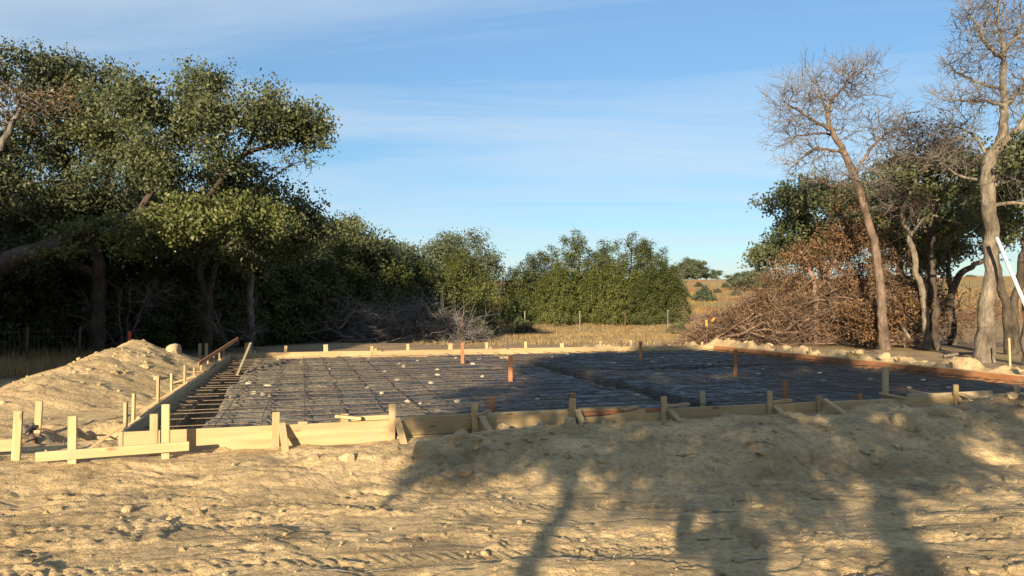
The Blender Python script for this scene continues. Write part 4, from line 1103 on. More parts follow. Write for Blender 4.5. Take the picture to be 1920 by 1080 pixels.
# ------------------------------------------------------------------ far field: hedges, bushes
def bush(seed, H, W, material, label, n=160, leaf=0.25, name='bush', per=14):
    r = np.random.default_rng(seed); sk = Skeleton(seed)
    sk.path([(0, 0, -0.1), (0.02, 0, H * 0.3)], [0.05, 0.03], 0.3)
    d = r.normal(0, 1, (n, 3)); d /= np.linalg.norm(d, axis=1, keepdims=True); d[:, 2] = np.abs(d[:, 2])
    q = d * np.array([W / 2, W / 2, H]) * r.uniform(0.4, 1, (n, 1)) ** 0.6 * (1 + 0.18 * np.sin(5 * d[:, :1] + seed))
    sk.grow(q[::3], 0.25, 0.03, 0.3).radii(0.008)
    c = leaves(r, q, per, W * 0.05, leaf, leaf * 0.55, 0.35)
    return finish_tree(name, (0, 0, 0), sk, label, 'bush', None, M['bark'], [(*c, material, 'foliage')])
b1 = place(bush(71, 1.9, 3.6, M['oak_leaf_blue'], 'round dark bush alone in the rust-coloured field left of the brown brush pile', leaf=0.3), 1320, 105)
b2 = place(bush(72, 1.0, 1.7, M['sage'], 'grey-green shrub in the dry grass by the wire fence, left of the middle', 120, 0.16), 978, 50)
b3 = place(bush(73, 1.2, 1.6, M['sage'], 'leafy shrub at the right end of the grey brush pile', 130, 0.15), 893, 40)
cp(b2, 1272, 48, 1.0, (0.9, 0.9, 0.7), 'low grey-green shrub at the right foot of the middle juniper clump')
cp(b2, 1500, 90, 1.0, (1.6, 1.6, 1.3), 'pale shrub in the field mostly hidden by the brown brush pile')
cp(b1, 1262, 150, 1.0, (1.5, 1.5, 1.8), 'dark bush just right of the juniper clump halfway up the field')
far_oak = round_oak(35, 9, 13, M['oak_leaf_blue'], 'far dark tree on the skyline right of the juniper clump', 60, 0.5, 22, 0.3)
place(far_oak, 1298, 300)
cp(far_oak, 1325, 310, 1.3, (0.85, 0.85, 0.55), 'lower far tree at the right end of the skyline trees')
cp(far_oak, 1275, 320, 2.3, (1.1, 1.1, 0.8), 'far skyline tree half behind the juniper clump')
cp(far_oak, 1420, 170, 3.3, (0.75, 0.75, 0.62), 'broad tree in the field behind the left end of the brown brush pile')
cp(far_oak, 1395, 190, 4.3, (0.6, 0.6, 0.5), 'smaller tree left of the broad field tree behind the brush pile')
cp(far_oak, 1826, 330, 0.3, (0.9, 0.9, 0.5), 'far tree on the skyline seen between the right trunks')
cp(far_oak, 1930, 320, 5.3, (0.9, 0.9, 0.6), 'far tree on the skyline at the right edge')
for i, (px, Y, s, lab) in enumerate(((1288, 120, 0.5, 'small dark bush in the field touching the right edge of the juniper clump'), (1345, 150, 0.5, 'small dark bush in the field just right of the round lone bush'), (1360, 210, 0.7, 'small dark bush high in the field left of the two field trees'),
                                     (1310, 220, 0.8, 'small dark bush high in the field below the skyline trees'), (1380, 130, 0.5, 'small dark bush in the field close above the brown brush pile tip'))):
    cp(b1, px, Y, i, (s, s, s * 0.9), lab, 'small bushes dotted over the field')

# dry grass
def grass(name, n, fn, h, w, material, seed):
    r = np.random.default_rng(seed)
    p = fn(r, n); n = len(p)
    a = r.uniform(0, 2 * PI, n); hh = h * r.uniform(0.4, 1.3, n); lx = r.normal(0, 0.35, n) * hh; ly = r.normal(0, 0.35, n) * hh
    z = land(p[:, 0], p[:, 1]) - 0.03
    V = np.empty((n, 3, 3))
    V[:, 0] = np.stack([p[:, 0] - w * np.cos(a), p[:, 1] - w * np.sin(a), z], 1)
    V[:, 1] = np.stack([p[:, 0] + w * np.cos(a), p[:, 1] + w * np.sin(a), z], 1)
    V[:, 2] = np.stack([p[:, 0] + lx, p[:, 1] + ly, z + hh], 1)
    o = link(name, np_mesh(name, V.reshape(-1, 3), [np.arange(n * 3).reshape(-1, 3)], material, False))
    return o
def mid_field(r, n):
    y = r.uniform(31, 62, n); x = r.uniform(-0.14, 0.33, n) * y
    d = fbm(x * 0.3, y * 0.3, 3, 201); k = (d + r.normal(0, 0.25, n) > -0.15) & ((y > 41) | (r.uniform(0, 1, n) < 0.3))
    return np.stack([x, y], 1)[k]
tag(grass('dry_grass', 70000, mid_field, 0.19, 0.02, M['straw'], 81), 'straw-coloured dry grass growing between the slab and the junipers', 'grass', kind='stuff')
def far_field(r, n):
    y = 72 + 200 * r.uniform(0, 1, n) ** 1.5; x = r.uniform(0.2, 0.75, n) * y
    d = fbm(x * 0.08, y * 0.08, 3, 211); k = d + r.normal(0, 0.2, n) > -0.1
    return np.stack([x, y], 1)[k]
tag(grass('field_grass', 30000, far_field, 0.35, 0.05, M['rust_grass'], 82), 'rust and straw coloured tall grass over the far field', 'grass', kind='stuff')
def left_edge(r, n):
    y = r.uniform(17, 24, n); x = r.uniform(-0.72, -0.47, n) * y
    k = (mound_h(x, y) < 0.1) & (r.uniform(0, 1, n) < 0.8)
    return np.stack([x, y], 1)[k]
tag(grass('shade_grass', 6000, left_edge, 0.4, 0.012, M['straw'], 83), 'thin dry grass under the left trees behind the soil heap', 'grass', kind='stuff')

# ------------------------------------------------------------------ brush piles
def brush_pile(name, label, c, size, n_limb, n_twig, mat_w, seed, leafn, leaf_mat, lean=0.0, hfun=None):
    r = np.random.default_rng(seed); base = np.array([c[0], c[1], gz(c[0], c[1])])
    root = empty(name, base, label, 'brush pile')
    L, D, H = size
    def top(u):                                    # height of the heap along its length
        return H * (hfun(u) if hfun else np.clip(1 - (2 * u - 1) ** 2, 0, 1) ** 0.6)
    def stick(len_, rad, wild):
        u = r.uniform(0, 1); hx = top(u)
        x = (u - 0.5) * L; y = r.normal(0, D * 0.22); z = hx * r.uniform(0.02, 1.0) * max(0.2, 1 - abs(y) / D)
        a = r.uniform(0, 2 * PI); el = r.normal(0.05, 0.42)
        d = np.array([math.cos(a) * math.cos(el), math.sin(a) * math.cos(el) * 0.6, math.sin(el)])
        pts = [np.array([x, y, z])]; k = 5
        for i in range(k):
            d = d + r.normal(0, wild, 3); d /= np.linalg.norm(d)
            q = pts[-1] + d * len_ / k
            if q[2] < 0.02: q[2] = 0.02 + 0.05 * r.uniform(); d[2] = abs(d[2]) * 0.4
            pts.append(q)
        return np.array(pts), rad * np.linspace(1, 0.35, k + 1)
    for i in range(n_limb):
        q, rr = stick(r.uniform(1.3, 2.9) * min(1, L / 7), r.uniform(0.025, 0.075), 0.16)
        u_ = np.clip(q[:, 0] / L + 0.5, 0, 1)
        if np.any(q[:, 2] > np.array([top(v) for v in u_]) * 1.12 + 0.1) or np.any(np.abs(q[:, 0]) > L * 0.54): q = q * np.array([0.85, 1, 0.55])
        MB().tube(q, rr, 6).build('limb', mat_w, root, True)
    mb = MB()
    for i in range(n_twig):
        q, rr = stick(r.uniform(0.6, 2.0), r.uniform(0.008, 0.022), 0.26)
        mb.tube(q, rr, 3, False)
        for _ in range(3):
            j = r.integers(1, 5); d = r.normal(0, 1, 3); d /= np.linalg.norm(d); ln = r.uniform(0.2, 0.6)
            mid = q[j] + d * ln * 0.5 + r.normal(0, 0.05, 3)
            mb.tube([q[j], mid, q[j] + d * ln + r.normal(0, 0.08, 3)], [rr[j] * 0.6, rr[j] * 0.45, 0.004], 3, False)
    o = mb.build('twigs', mat_w, root, True); o['kind'] = 'stuff'
    if leafn:
        u = r.uniform(0, 1, leafn); y = r.normal(0, D * 0.22, leafn); z = np.array([top(v) for v in u]) * r.uniform(0.05, 1.0, leafn)
        cc = np.stack([(u - 0.5) * L, y, z], 1)
        V, Q = leaves(r, cc, 6, 0.16, 0.10, 0.06, 0.3)
        o = leaf_part('dead_leaves', V, Q, leaf_mat, root); o['kind'] = 'stuff'
    return root
p_ = on_ground(655, 35)
brush_pile('brush_pile', 'long low pile of grey dead branches in the shade behind the far form wall', p_, (12.2, 3.2, 2.15), 90, 1700, M['brush'], 91, 0, None,
           hfun=lambda u: float(np.interp(u, [0, 0.15, 0.35, 0.47, 0.62, 0.82, 0.93, 1], [0.2, 0.5, 0.72, 1.0, 0.72, 0.95, 0.6, 0.15])) + 0.06 * math.sin(u * 27))
p_ = on_ground(1500, 31.5)
brush_pile('brush_pile', 'big tangled pile of brown dead branches and leaves at the right behind the slab', p_, (9.0, 3.2, 3.75), 130, 2100, M['brush_brown'], 92, 1700, M['dead_leaf'],
           hfun=lambda u: float(np.interp(u, [0, 0.12, 0.3, 0.5, 0.62, 0.8, 1], [0.10, 0.34, 0.66, 0.92, 1.0, 0.95, 0.7])) + 0.06 * math.sin(u * 23))

def dead_oak_in_pile(px, Y, blobs, label, seed, trunk, rad, per=7):
    r = np.random.default_rng(seed); sk = Skeleton(seed)
    for i, (a, q) in enumerate(zip(trunk, rad)): sk.path(a, q, 0.3 if i == 0 else 0.0)
    g = blob_goals(r, blobs, 0.24); sk.grow(g, 0.16, 0.03, 0.6, -0.02).radii(0.009, 2.5)
    c = leaves(r, g, per, 0.18, 0.10, 0.06, 0.3)
    return finish_tree('felled_oak', trunk[0][0], sk, label, 'tree', None, M['brush_brown'], [(*c, M['dead_leaf'], 'dead_leaves')])
Y = 31.0
dead_oak_in_pile(1560, Y, [(P(1560, 470, Y), (1.7, 1.0, 0.9), 44, 8), (P(1500, 480, Y), (1.0, 0.9, 0.6), 22, 8), (P(1600, 430, Y), (1.0, 0.9, 0.8), 26, 8), (P(1620, 520, Y - 0.4), (1.0, 0.8, 1.0), 26, 8), (P(1470, 520, Y), (1.2, 0.8, 0.4), 14, 8)],
                 'felled oak propped in the brown brush pile with dead brown leaves still on it', 93,
                 [[on_ground(1530, Y), P(1530, 560, Y), P(1520, 510, Y), P(1500, 470, Y)], [P(1528, 550, Y), P(1560, 500, Y), P(1580, 440, Y)], [P(1528, 560, Y), P(1600, 530, Y)]],
                 [[0.13, 0.12, 0.10, 0.05], [0.08, 0.07, 0.03], [0.06, 0.03]])
Y = 29.0
dead_oak_in_pile(1660, Y, [(P(1625, 590, Y - 0.3), (0.8, 0.6, 0.7), 18, 7), (P(1700, 580, Y), (0.6, 0.6, 0.6), 10, 7), (P(1620, 620, Y - 0.3), (0.5, 0.5, 0.3), 8, 7)],
                 'cut oak boughs with rusty brown leaves heaped round the foot of the reddish bare oak', 94,
                 [[on_ground(1640, Y), P(1635, 610, Y), P(1625, 570, Y)], [P(1636, 620, Y), P(1690, 600, Y), P(1710, 570, Y)]],
                 [[0.06, 0.05, 0.03], [0.05, 0.04, 0.02]], 22)

# ------------------------------------------------------------------ formwork
U3 = np.array([UD[0], UD[1], 0.0]); V3 = np.array([VD[0], VD[1], 0.0]); Z3 = np.array([0, 0, 1.0])
rf = random.Random(5)
def gfine(x, y):
    return float(fine_z(np.array([float(x)]), np.array([float(y)]))[0])
def wall_board(parent, a, b, top_a, top_b, hgt, out, off, m_):
    """board between slab points a and b; out = outward direction, off = offset of its centre outward"""
    p0 = sl(*a) + out * off; p1 = sl(*b) + out * off
    p0[2] = top_a - hgt / 2; p1[2] = top_b - hgt / 2
    return timber('form_board', p0, p1, hgt, 0.038, m_, parent)
def stake(parent, a, out, off, above, m_, w=0.088, t=0.036, lean=0.0, along=U3, name='stake'):
    p = sl(*a) + out * off
    g = min(gfine(p[0], p[1]), -0.1) - 0.25
    p1 = p + along * lean + out * 0.0; p1[2] = ZT + above; p0 = p.copy(); p0[2] = g
    return timber(name, p0, p1, w, t, m_, parent, side=along)
def brace(parent, a, out, reach, m_, top=0.02, along=U3, shift=0.0):
    p0 = sl(*a) + out * 0.075 + along * 0.075; p0[2] = ZT + top
    p1 = sl(*a) + out * reach + along * (0.075 + shift); p1[2] = gfine(p1[0], p1[1]) - 0.06
    return timber('brace', p0, p1, 0.085, 0.036, m_, parent, side=along)

# near wall
near = empty('form_wall', sl(0, 0, ZT), 'near wall of the timber form, pale boards held by stakes and slanting braces', 'formwork')
def into(parent, o):
    o.parent = parent; o.matrix_parent_inverse.identity(); o.location = tuple(-np.array(parent.location)); return o
OUT = -V3
pine, pr, pg, po = M['pine'], M['pine_red'], M['pine_grey'], M['pine_orange']
nb = [((-0.05, s_at(742)), 0.10, 0.105, 0.285, 0.0), ((s_at(752), s_at(896)), 0.095, 0.10, 0.20, 0.0), ((s_at(896), s_at(1078)), 0.10, 0.098, 0.225, 0.0),
      ((s_at(1082), s_at(1240)), 0.02, 0.05, 0.15, 0.0), ((s_at(1243), s_at(1530)), 0.10, 0.10, 0.24, 0.0), ((s_at(1532), s_at(1790)), 0.095, 0.10, 0.24, 0.0), ((s_at(1792), SW + 0.1), 0.10, 0.10, 0.24, 0.0)]
for (a, b), za, zb, h_, o_ in nb:
    into(near, wall_board(near, (a, 0), (b, 0), za, zb, h_, OUT, 0.02 + o_, pine))
into(near, wall_board(near, (s_at(660), 0), (s_at(735), 0), 0.165, 0.165, 0.06, OUT, -0.03, pine))       # scabs nailed along the top
into(near, wall_board(near, (s_at(765), 0), (s_at(1078), 0), 0.135, 0.14, 0.09, OUT, -0.022, pine))
into(near, wall_board(near, (s_at(745), 0), (s_at(1000), 0), -0.108, -0.128, 0.14, OUT, 0.025, pine))
into(near, wall_board(near, (s_at(1000), 0), (s_at(1245), 0), -0.132, -0.135, 0.12, OUT, 0.03, pine))
into(near, wall_board(near, (s_at(1086), 0), (s_at(1195), 0), 0.15, 0.145, 0.05, OUT, -0.024, pine))
into(near, wall_board(near, (s_at(1085), 0), (s_at(1242), 0), 0.095, 0.11, 0.055, OUT, -0.01, pr))
into(near, wall_board(near, (s_at(1245), 0), (s_at(1900), 0), -0.145, -0.145, 0.10, OUT, 0.03, pine))
into(near, wall_board(near, (s_at(1700), 0), (s_at(1860), 0), 0.15, 0.155, 0.06, OUT, -0.024, pg))
# the curved torn plank in the middle
mb = MB(); n_ = 9; s0, s1 = s_at(1090), s_at(1205)
for q in range(n_):
    u0, u1 = q / n_, (q + 1) / n_
    f = lambda u: 0.035 + 0.075 * sstep(0.25, 1.0, np.array(u))
    p0 = sl(s0 + (s1 - s0) * u0, 0) + OUT * 0.062; p1 = sl(s0 + (s1 - s0) * u1, 0) + OUT * 0.062
    h0, h1 = float(f(u0)), float(f(u1))
    V = []
    for p, hh in ((p0, h0), (p1, h1)):
        for zt_ in (-0.09, hh):
            for o_ in (-0.015, 0.015):
                w = p + OUT * o_; V.append((w[0], w[1], zt_))
    mb.add(V, [[[0, 1, 5, 4], [2, 6, 7, 3], [1, 3, 7, 5], [0, 4, 6, 2]] + ([[0, 2, 3, 1]] if q == 0 else []) + ([[4, 5, 7, 6]] if q == n_ - 1 else [])])
into(near, wood(mb, 'torn_plank', pine, near, sl(s0, 0), U3))
for px, ab, m_, br in ((519, 0.17, pine, 0.5), (733, 0.22, pine, 0.45), (890, 0.19, pine, 0.5), (1069, 0.20, pine, 0.45), (1240, 0.18, pine, 0.6), (1437, 0.20, pine, 0.6), (1530, 0.10, pine, 0.7), (1785, 0.19, pine, 0.65), (1897, 0.16, pine, 0.6)):
    s = s_at(px)
    into(near, stake(near, (s, 0), OUT, 0.062, ab, m_, lean=rf.uniform(-0.02, 0.02)))
    into(near, brace(near, (s, 0), OUT, br * 0.8, m_, rf.uniform(-0.03, 0.05), shift=rf.uniform(-0.02, 0.08)))
into(near, stake(near, (s_at(648), 0), OUT, -0.10, 0.09, pine, w=0.1))
# loose cleats lying over the board tops
for px, L_, rz_, z_ in ((655, 0.34, 0.5, 0.16), (905, 0.3, -0.9, 0.13), (1180, 0.30, -0.5, 0.12), (1268, 0.42, -0.25, 0.135), (1462, 0.42, -0.22, 0.13), (1672, 0.4, 0.9, 0.14), (570, 0.12, 0.2, 0.115)):
    p = sl(s_at(px), 0, z_); d = U3 * math.cos(rz_) + (V3 * 0.6 + Z3 * 0.16) * math.sin(rz_) * -1
    d = d / np.linalg.norm(d)
    into(near, timber('cleat', p - d * L_ / 2, p + d * L_ / 2, 0.085, 0.036, pine, near, side=V3))

# left wall
left = empty('form_wall', sl(0, SL / 2, ZT), 'left wall of the timber form running away beside the soil heap, boards shaded on the inside', 'formwork')
OUT = -U3
cut = [0.0, 3.6, 7.2, 10.8, SL]
for a, b in zip(cut, cut[1:]):
    into(left, wall_board(left, (0, a + (0.01 if a else -0.05)), (0, b - 0.01), 0.10 + rf.uniform(-0.006, 0.006), 0.10 + rf.uniform(-0.006, 0.006), 0.285, OUT, 0.02, pg))  # greyer pine carries the shade of the inner face in its colour
into(left, wall_board(left, (0, 1.1), (0, SL), 0.118, 0.118, 0.036, OUT, 0.058, pine))
for t, ab, off in ((0.55, 0.28, 0.10), (1.9, 0.24, 0.28), (2.7, 0.40, 0.10), (4.1, 0.33, 0.12), (5.6, 0.36, 0.12), (6.9, 0.20, 0.12), (8.0, 0.2, 0.12), (9.2, 0.22, 0.12), (10.5, 0.2, 0.12), (11.8, 0.22, 0.12), (13.0, 0.26, 0.12)):
    into(left, stake(left, (0, t), OUT, off, ab, pine, lean=rf.uniform(-0.04, 0.04), along=V3))
    into(left, brace(left, (0, t - 0.2), OUT, rf.uniform(0.55, 0.75), pine, 0.03, along=V3, shift=-0.25))

# far wall
farw = empty('form_wall', sl(SW / 2, SL, ZT), 'far wall of the timber form, long sunlit boards with short stakes behind', 'formwork')
OUT = V3
cut = [0.0, 4.2, 8.4, 12.6, SW]
for a, b in zip(cut, cut[1:]):
    into(farw, wall_board(farw, (a + 0.005, SL), (b - 0.005, SL), 0.10 + rf.uniform(-0.008, 0.008), 0.10 + rf.uniform(-0.008, 0.008), 0.20, OUT, 0.02, pine))
    into(farw, wall_board(farw, (a + 0.4, SL), (b + 0.3 if b < SW else b, SL), 0.135 + rf.uniform(-0.004, 0.004), 0.135, 0.09, OUT, 0.06, pine))
    into(farw, wall_board(farw, (a + 0.005, SL), (b - 0.005, SL), -0.11, -0.11, 0.12, OUT, 0.026, pine))
for k_, px in enumerate((462, 470, 535, 612, 698, 767, 845, 915, 988, 1055, 1128, 1185, 1250, 1290, 1318)):
    kk = (px - 960) / F; FL = sl(0, SL)
    s = (kk * FL[1] - FL[0]) / (UD[0] - UD[1] * kk)
    if s < SW:
        into(farw, stake(farw, (max(0.05, s), SL), OUT, 0.10, 0.34 if px < 480 else rf.uniform(0.14, 0.26), pine, lean=rf.uniform(-0.03, 0.03), w=0.09 if k_ % 3 else 0.14))
        if k_ % 3 == 1: into(farw, stake(farw, (s + 0.12, SL), OUT, 0.14, 0.10, pine))

# right wall
rw = empty('form_wall', sl(SW, SL / 2, ZT), 'right wall of the timber form, reddish boards catching the low sun', 'formwork')
OUT = U3
cut = [0.0, 3.6, 7.2, 10.8, SL]
for a, b in zip(cut, cut[1:]):
    into(rw, wall_board(rw, (SW, a + 0.005), (SW, b - 0.005), 0.10, 0.10, 0.20, OUT, 0.02, pr))
    into(rw, wall_board(rw, (SW, a + 0.005), (SW, b - 0.005), -0.104, -0.104, 0.14, OUT, 0.03, pr))
into(rw, wall_board(rw, (SW, 0), (SW, SL), 0.125, 0.125, 0.036, OUT, 0.06, pine))
for t in (2.2, 4.0, 5.6, 7.4, 9.0, 10.6, 12.2, 13.6):
    into(rw, stake(rw, (SW, t), OUT, 0.10, rf.uniform(0.16, 0.26), pine, lean=rf.uniform(-0.04, 0.04), along=V3))

# ------------------------------------------------------------------ batter boards at the near left corner
def vstake(px, top, bot, Y, m_, parent=None, w=0.088, name='stake', dpx=0):
    p1 = P(px + dpx, top, Y); p0 = P(px, bot, Y); p0[2] -= 0.25
    return timber(name, p0, p1, w, 0.038, m_, parent, side=(1, 0.25, 0))
bb = empty('batter_board', P(210, 860, 8.3), 'low pale batter board on stakes in front of the near left corner of the form', 'batter board')
for o in (timber('board', P(67, 857, 8.02), P(355, 836, 8.46), 0.105, 0.038, pine, bb), vstake(136, 780, 868, 8.13, pine, bb), vstake(311, 758, 860, 8.46, pine, bb), vstake(289, 776, 852, 8.62, pine, bb)):
    into(bb, o)
bb2 = empty('batter_board', P(20, 850, 8.4), 'batter board at the very left edge, cut by the frame, one leaning stake', 'batter board')
for o in (timber('board', P(-110, 842, 8.4), P(26, 834, 8.55), 0.14, 0.038, pine, bb2), vstake(28, 770, 866, 8.38, pine, bb2, dpx=7)):
    into(bb2, o)
tag(vstake(68, 752, 815, 10.2, pine, name='stake', dpx=6), 'lone wooden stake behind the batter boards, beside the dug hole', 'stake')

# ------------------------------------------------------------------ grade stakes in the slab
def grade(px, top, bot, label, m_, z=-0.06, w=0.088, Yf=None, dpx=0):
    dy = bot - 572; Y = Yf or (EYE - z) * F / dy
    p1 = P(px + dpx, top, Y); p0 = P(px, bot, Y); p0[2] = min(p0[2], z) - 0.05
    o = timber('grade_stake', p0, p1, w, 0.03, m_, None, side=(1, 0.2, 0))
    return tag(o, label, 'stake', 'grade stakes inside the form')
grade(867, 643, 685, 'reddish stake in the sunlit part of the slab near the far wall', po)
grade(957, 667, 717, 'reddish stake in the middle of the slab, nearest of the four standing free', po)
grade(1201, 640, 678, 'reddish stake near the far wall in the shaded part of the slab', po)
grade(1379, 655, 708, 'dark reddish stake in the shaded right part of the slab', pr)
grade(922, 745, 800, 'short reddish stake just inside the near wall, left of the double stake', pr, Yf=11.1)
grade(1074, 737, 800, 'reddish stake behind the near wall rising beside a pale one', pr, Yf=11.0)
grade(1472, 713, 775, 'reddish stake inside the near wall between two braced stakes', pr, Yf=12.3)
grade(1612, 738, 770, 'reddish stub barely above the near wall', pr, Yf=12.0)
grade(1320, 734, 790, 'slightly tilted pale stake just inside the near wall', pg, Yf=11.8, dpx=-3)
grade(1660, 688, 770, 'tall weathered stake at the near wall, highest of them all', pg, Yf=11.9, w=0.11)

# loose timbers
tag(timber('loose_board', P(372, 683, 15.5), P(446, 635, 19.0), 0.09, 0.03, pr, None), 'long reddish board lying slanted over the left form wall and the soil heap', 'board')
tag(timber('loose_board', P(445, 703, 17.2), P(470, 643, 19.8), 0.06, 0.03, pg, None, side=(1, 0, 0)), 'thin grey board leaning from the plastic up to the far left corner', 'board')
for px, lab in ((375, 'left one of the two thin stakes past the far left corner'), (387, 'right one of the two thin stakes past the far left corner')):
    tag(vstake(px, 644, 664, 22.5, pine, None, 0.09), lab, 'stake')

# ------------------------------------------------------------------ reinforcing steel
mat_root = empty('rebar_mat', sl(SW / 2, SL / 2, 0), 'grid of dark reinforcing bars lying over the black plastic', 'rebar')
rr = np.random.default_rng(101)
def rebar(p0, p1, parent, rad=0.0085, sag=0.012, name='rebar', n=14):
    u = np.linspace(0, 1, n)[:, None]
    q = np.asarray(p0) * (1 - u) + np.asarray(p1) * u
    q[:, 2] += rr.normal(0, sag, n); q[:, :2] += rr.normal(0, 0.006, (n, 2))
    o = MB().tube(q, rad, 5).build(name, M['rebar'], parent, True)
    return into(parent, o) if parent is not None else o
t = 0.45
while t < SL - 0.3:
    rebar(sl(0.06, t, 0.01), sl(SW - 0.1, t + rr.normal(0, 0.05), 0.01), mat_root, 0.0075); t += 0.50 + rr.normal(0, 0.02)
s = 0.95
while s < SW - 0.4:
    rebar(sl(s, 0.35, 0.026), sl(s + rr.normal(0, 0.04), SL - 0.3, 0.026), mat_root, 0.0075); s += 0.56 + rr.normal(0, 0.02)
cage = empty('rebar_cage', sl(0.28, SL / 2, -0.4), 'rebar cage of long bars and stirrups in the open trench along the left wall', 'rebar')
for ds, z in ((0.14, -0.02), (0.40, -0.02), (0.14, -0.45), (0.40, -0.45)):
    rebar(sl(ds, 0.25, z), sl(ds, SL - 0.3, z), cage, 0.009)
for t in np.arange(0.4, SL - 0.4, 0.62):
    q = [sl(0.13, t, -0.01), sl(0.41, t, -0.01), sl(0.41, t, -0.46), sl(0.13, t, -0.46), sl(0.13, t, -0.01)]
    into(cage, MB().tube(q, 0.006, 4).build('stirrup', M['rebar'], cage, True))

# spacer blocks and stones on the sheet
def lump(seed, sub=2):
    r = np.random.default_rng(seed)
    import bmesh
    bm = bmesh.new(); bmesh.ops.create_icosphere(bm, subdivisions=sub, radius=1.0)
    V = np.array([v.co[:] for v in bm.verts]); T = np.array([[v.index for v in f.verts] for f in bm.faces]); bm.free()
    # cut by random planes: a broken stone
    for _ in range(11):
        nrm = r.normal(0, 1, 3); nrm /= np.linalg.norm(nrm); d = r.uniform(0.55, 0.85)
        ex = V @ nrm - d; V = V - np.where(ex > 0, ex, 0)[:, None] * nrm * 0.92
    V = V + r.normal(0, 0.018, V.shape)
    return V, T
blk_me = []
for k in range(4):
    V, T = lump(200 + k, 1); blk_me.append(np_mesh('spacer_block', V * np.array([0.075, 0.055, 0.05]), [T], M['concrete'], False))
bl = [(430, 745), (405, 765), (468, 720), (478, 738), (495, 740), (503, 725), (507, 746), (522, 675), (565, 680), (615, 685), (619, 694), (660, 713), (690, 728), (717, 738), (692, 674), (722, 699), (745, 713), (748, 683), (758, 688), (765, 755), (788, 758), (795, 705), (808, 720), (820, 694), (838, 721), (857, 753),
      (783, 677), (855, 672), (900, 674), (887, 683), (905, 707), (820, 705), (940, 671), (963, 729), (1008, 751), (1036, 671), (1064, 665), (1018, 686), (1073, 702), (972, 676), (1188, 673), (1150, 682), (1223, 680), (1295, 680), (1330, 685), (1312, 694), (1420, 703), (1431, 694), (1205, 700), (1193, 743), (1240, 672), (1320, 715), (1330, 685), (1535, 701), (1630, 712), (1703, 729), (1728, 714), (1777, 729), (1815, 723), (1542, 714), (1425, 743), (1240, 688)]
for i, (px, py) in enumerate(bl):
    z = -0.03; Y = (EYE - z) * F / (py - 572); x = (px - 960) / F * Y
    s, t = to_sl(x, Y)
    if not (0.55 < s < SW - 0.5 and 0.5 < t < SL - 0.5): continue
    z = float(pad_z(np.array([s]), np.array([t]))[0]) + 0.045
    o = link('spacer_block', blk_me[i % 4], None, (x, Y, z)); o.rotation_euler = (rf.uniform(-0.2, 0.2), rf.uniform(-0.2, 0.2), rf.uniform(0, 6.28)); q = rf.uniform(0.8, 1.25); o.scale = (q * 1.15, q, q)
    where = ('close behind the near form wall' if t < 3.2 else 'near the reddish stakes halfway across' if t < 8.5 else 'close to the far form wall')
    lab = ('small pale spacer block on the sunlit left plastic ' if px < 900 else 'small pale spacer block on the shaded right plastic ') + where
    tag(o, lab, 'block', 'spacer blocks on the plastic')

# ------------------------------------------------------------------ rocks and clods
rock_me = []
for k in range(5):
    V, T = lump(300 + k, 3); rock_me.append(np_mesh('rock', V, [T], M['rock'], False))
def rock(px, py, wpx, label, flat=0.6, rz=0.0, z=None, group=None):
    # find where the ray through the pixel meets the dirt
    Yc = None
    for Y in np.arange(4, 24, 0.04):
        q = P(px, py, Y)
        if gfine(q[0], q[1]) >= q[2]: Yc = Y; break
    if Yc is None: return None
    q = P(px, py, Yc); w = wpx * Yc / F / 2
    o = link('rock', rock_me[rf.randrange(5)], None, (q[0], q[1], q[2] + w * flat * 0.15)); o.scale = (w, w * 0.8, w * flat); o.rotation_euler = (rf.uniform(-0.2, 0.2), rf.uniform(-0.2, 0.2), rz)
    return tag(o, label, 'rock', group)
for args in ((797, 852, 56, 'grey boulder set in the bank of soil where the shade begins', 0.85, 0.3), (1700, 795, 66, 'angular pale slab of stone standing on the bank at the right', 0.9, 1.0), (1782, 778, 84, 'long flat stone lying tilted near the right braces', 0.35, -0.3),
             (1840, 788, 50, 'knobbly stone beside the dark topsoil heap', 0.5, 0.4), (1790, 818, 66, 'flat stone half buried below the long one at the right', 0.4, 0.1), (1625, 845, 34, 'small pale stone on the shaded slope', 0.5, 0.5), (1430, 850, 40, 'pale stone on the lip of the shaded bank', 0.5, 0.8),
             (1495, 782, 40, 'whitish stone at the foot of the near wall, right of the middle', 0.4, 0.2), (650, 862, 40, 'tan stone poking out of the sunlit bank', 0.6, 0.2), (590, 860, 30, 'stone at the left of the sunlit bank', 0.6, 1.2), (860, 822, 40, 'rounded clod on the crest of the bank at the near wall', 0.8, 0.2), (1070, 800, 40, 'stone against the foot of the double stake', 0.8, 2.0),
             (240, 960, 30, 'left one of two stones in the sunlit dirt at lower left', 0.8, 0.2), (105, 960, 26, 'stone farthest left in the sunlit dirt', 0.8, 0.9), (1335, 960, 40, 'pale flat stone in the sun patch above the person-shaped shadow', 0.35, 0.4), (1420, 950, 34, 'flat stone at the right of the sun patch', 0.35, 1.4), (1270, 1000, 26, 'stone left of the person-shaped shadow', 0.4, 0.4), (1690, 965, 40, 'pale stone in the shade at lower right', 0.35, 0.3), (1390, 1055, 44, 'pale stone inside the person-shaped shadow', 0.35, 0.3),
             (325, 660, 36, 'grey pointed clod on the right shoulder of the soil heap', 0.8, 0.3), (272, 690, 16, 'small dark clod on the face of the soil heap', 0.9, 0.3), (295, 712, 20, 'dark clod on the right flank of the soil heap', 0.8, 0.3), (1330, 880, 26, 'pale stone low on the shaded bank', 0.5, 0.3)):
    rock(*args)
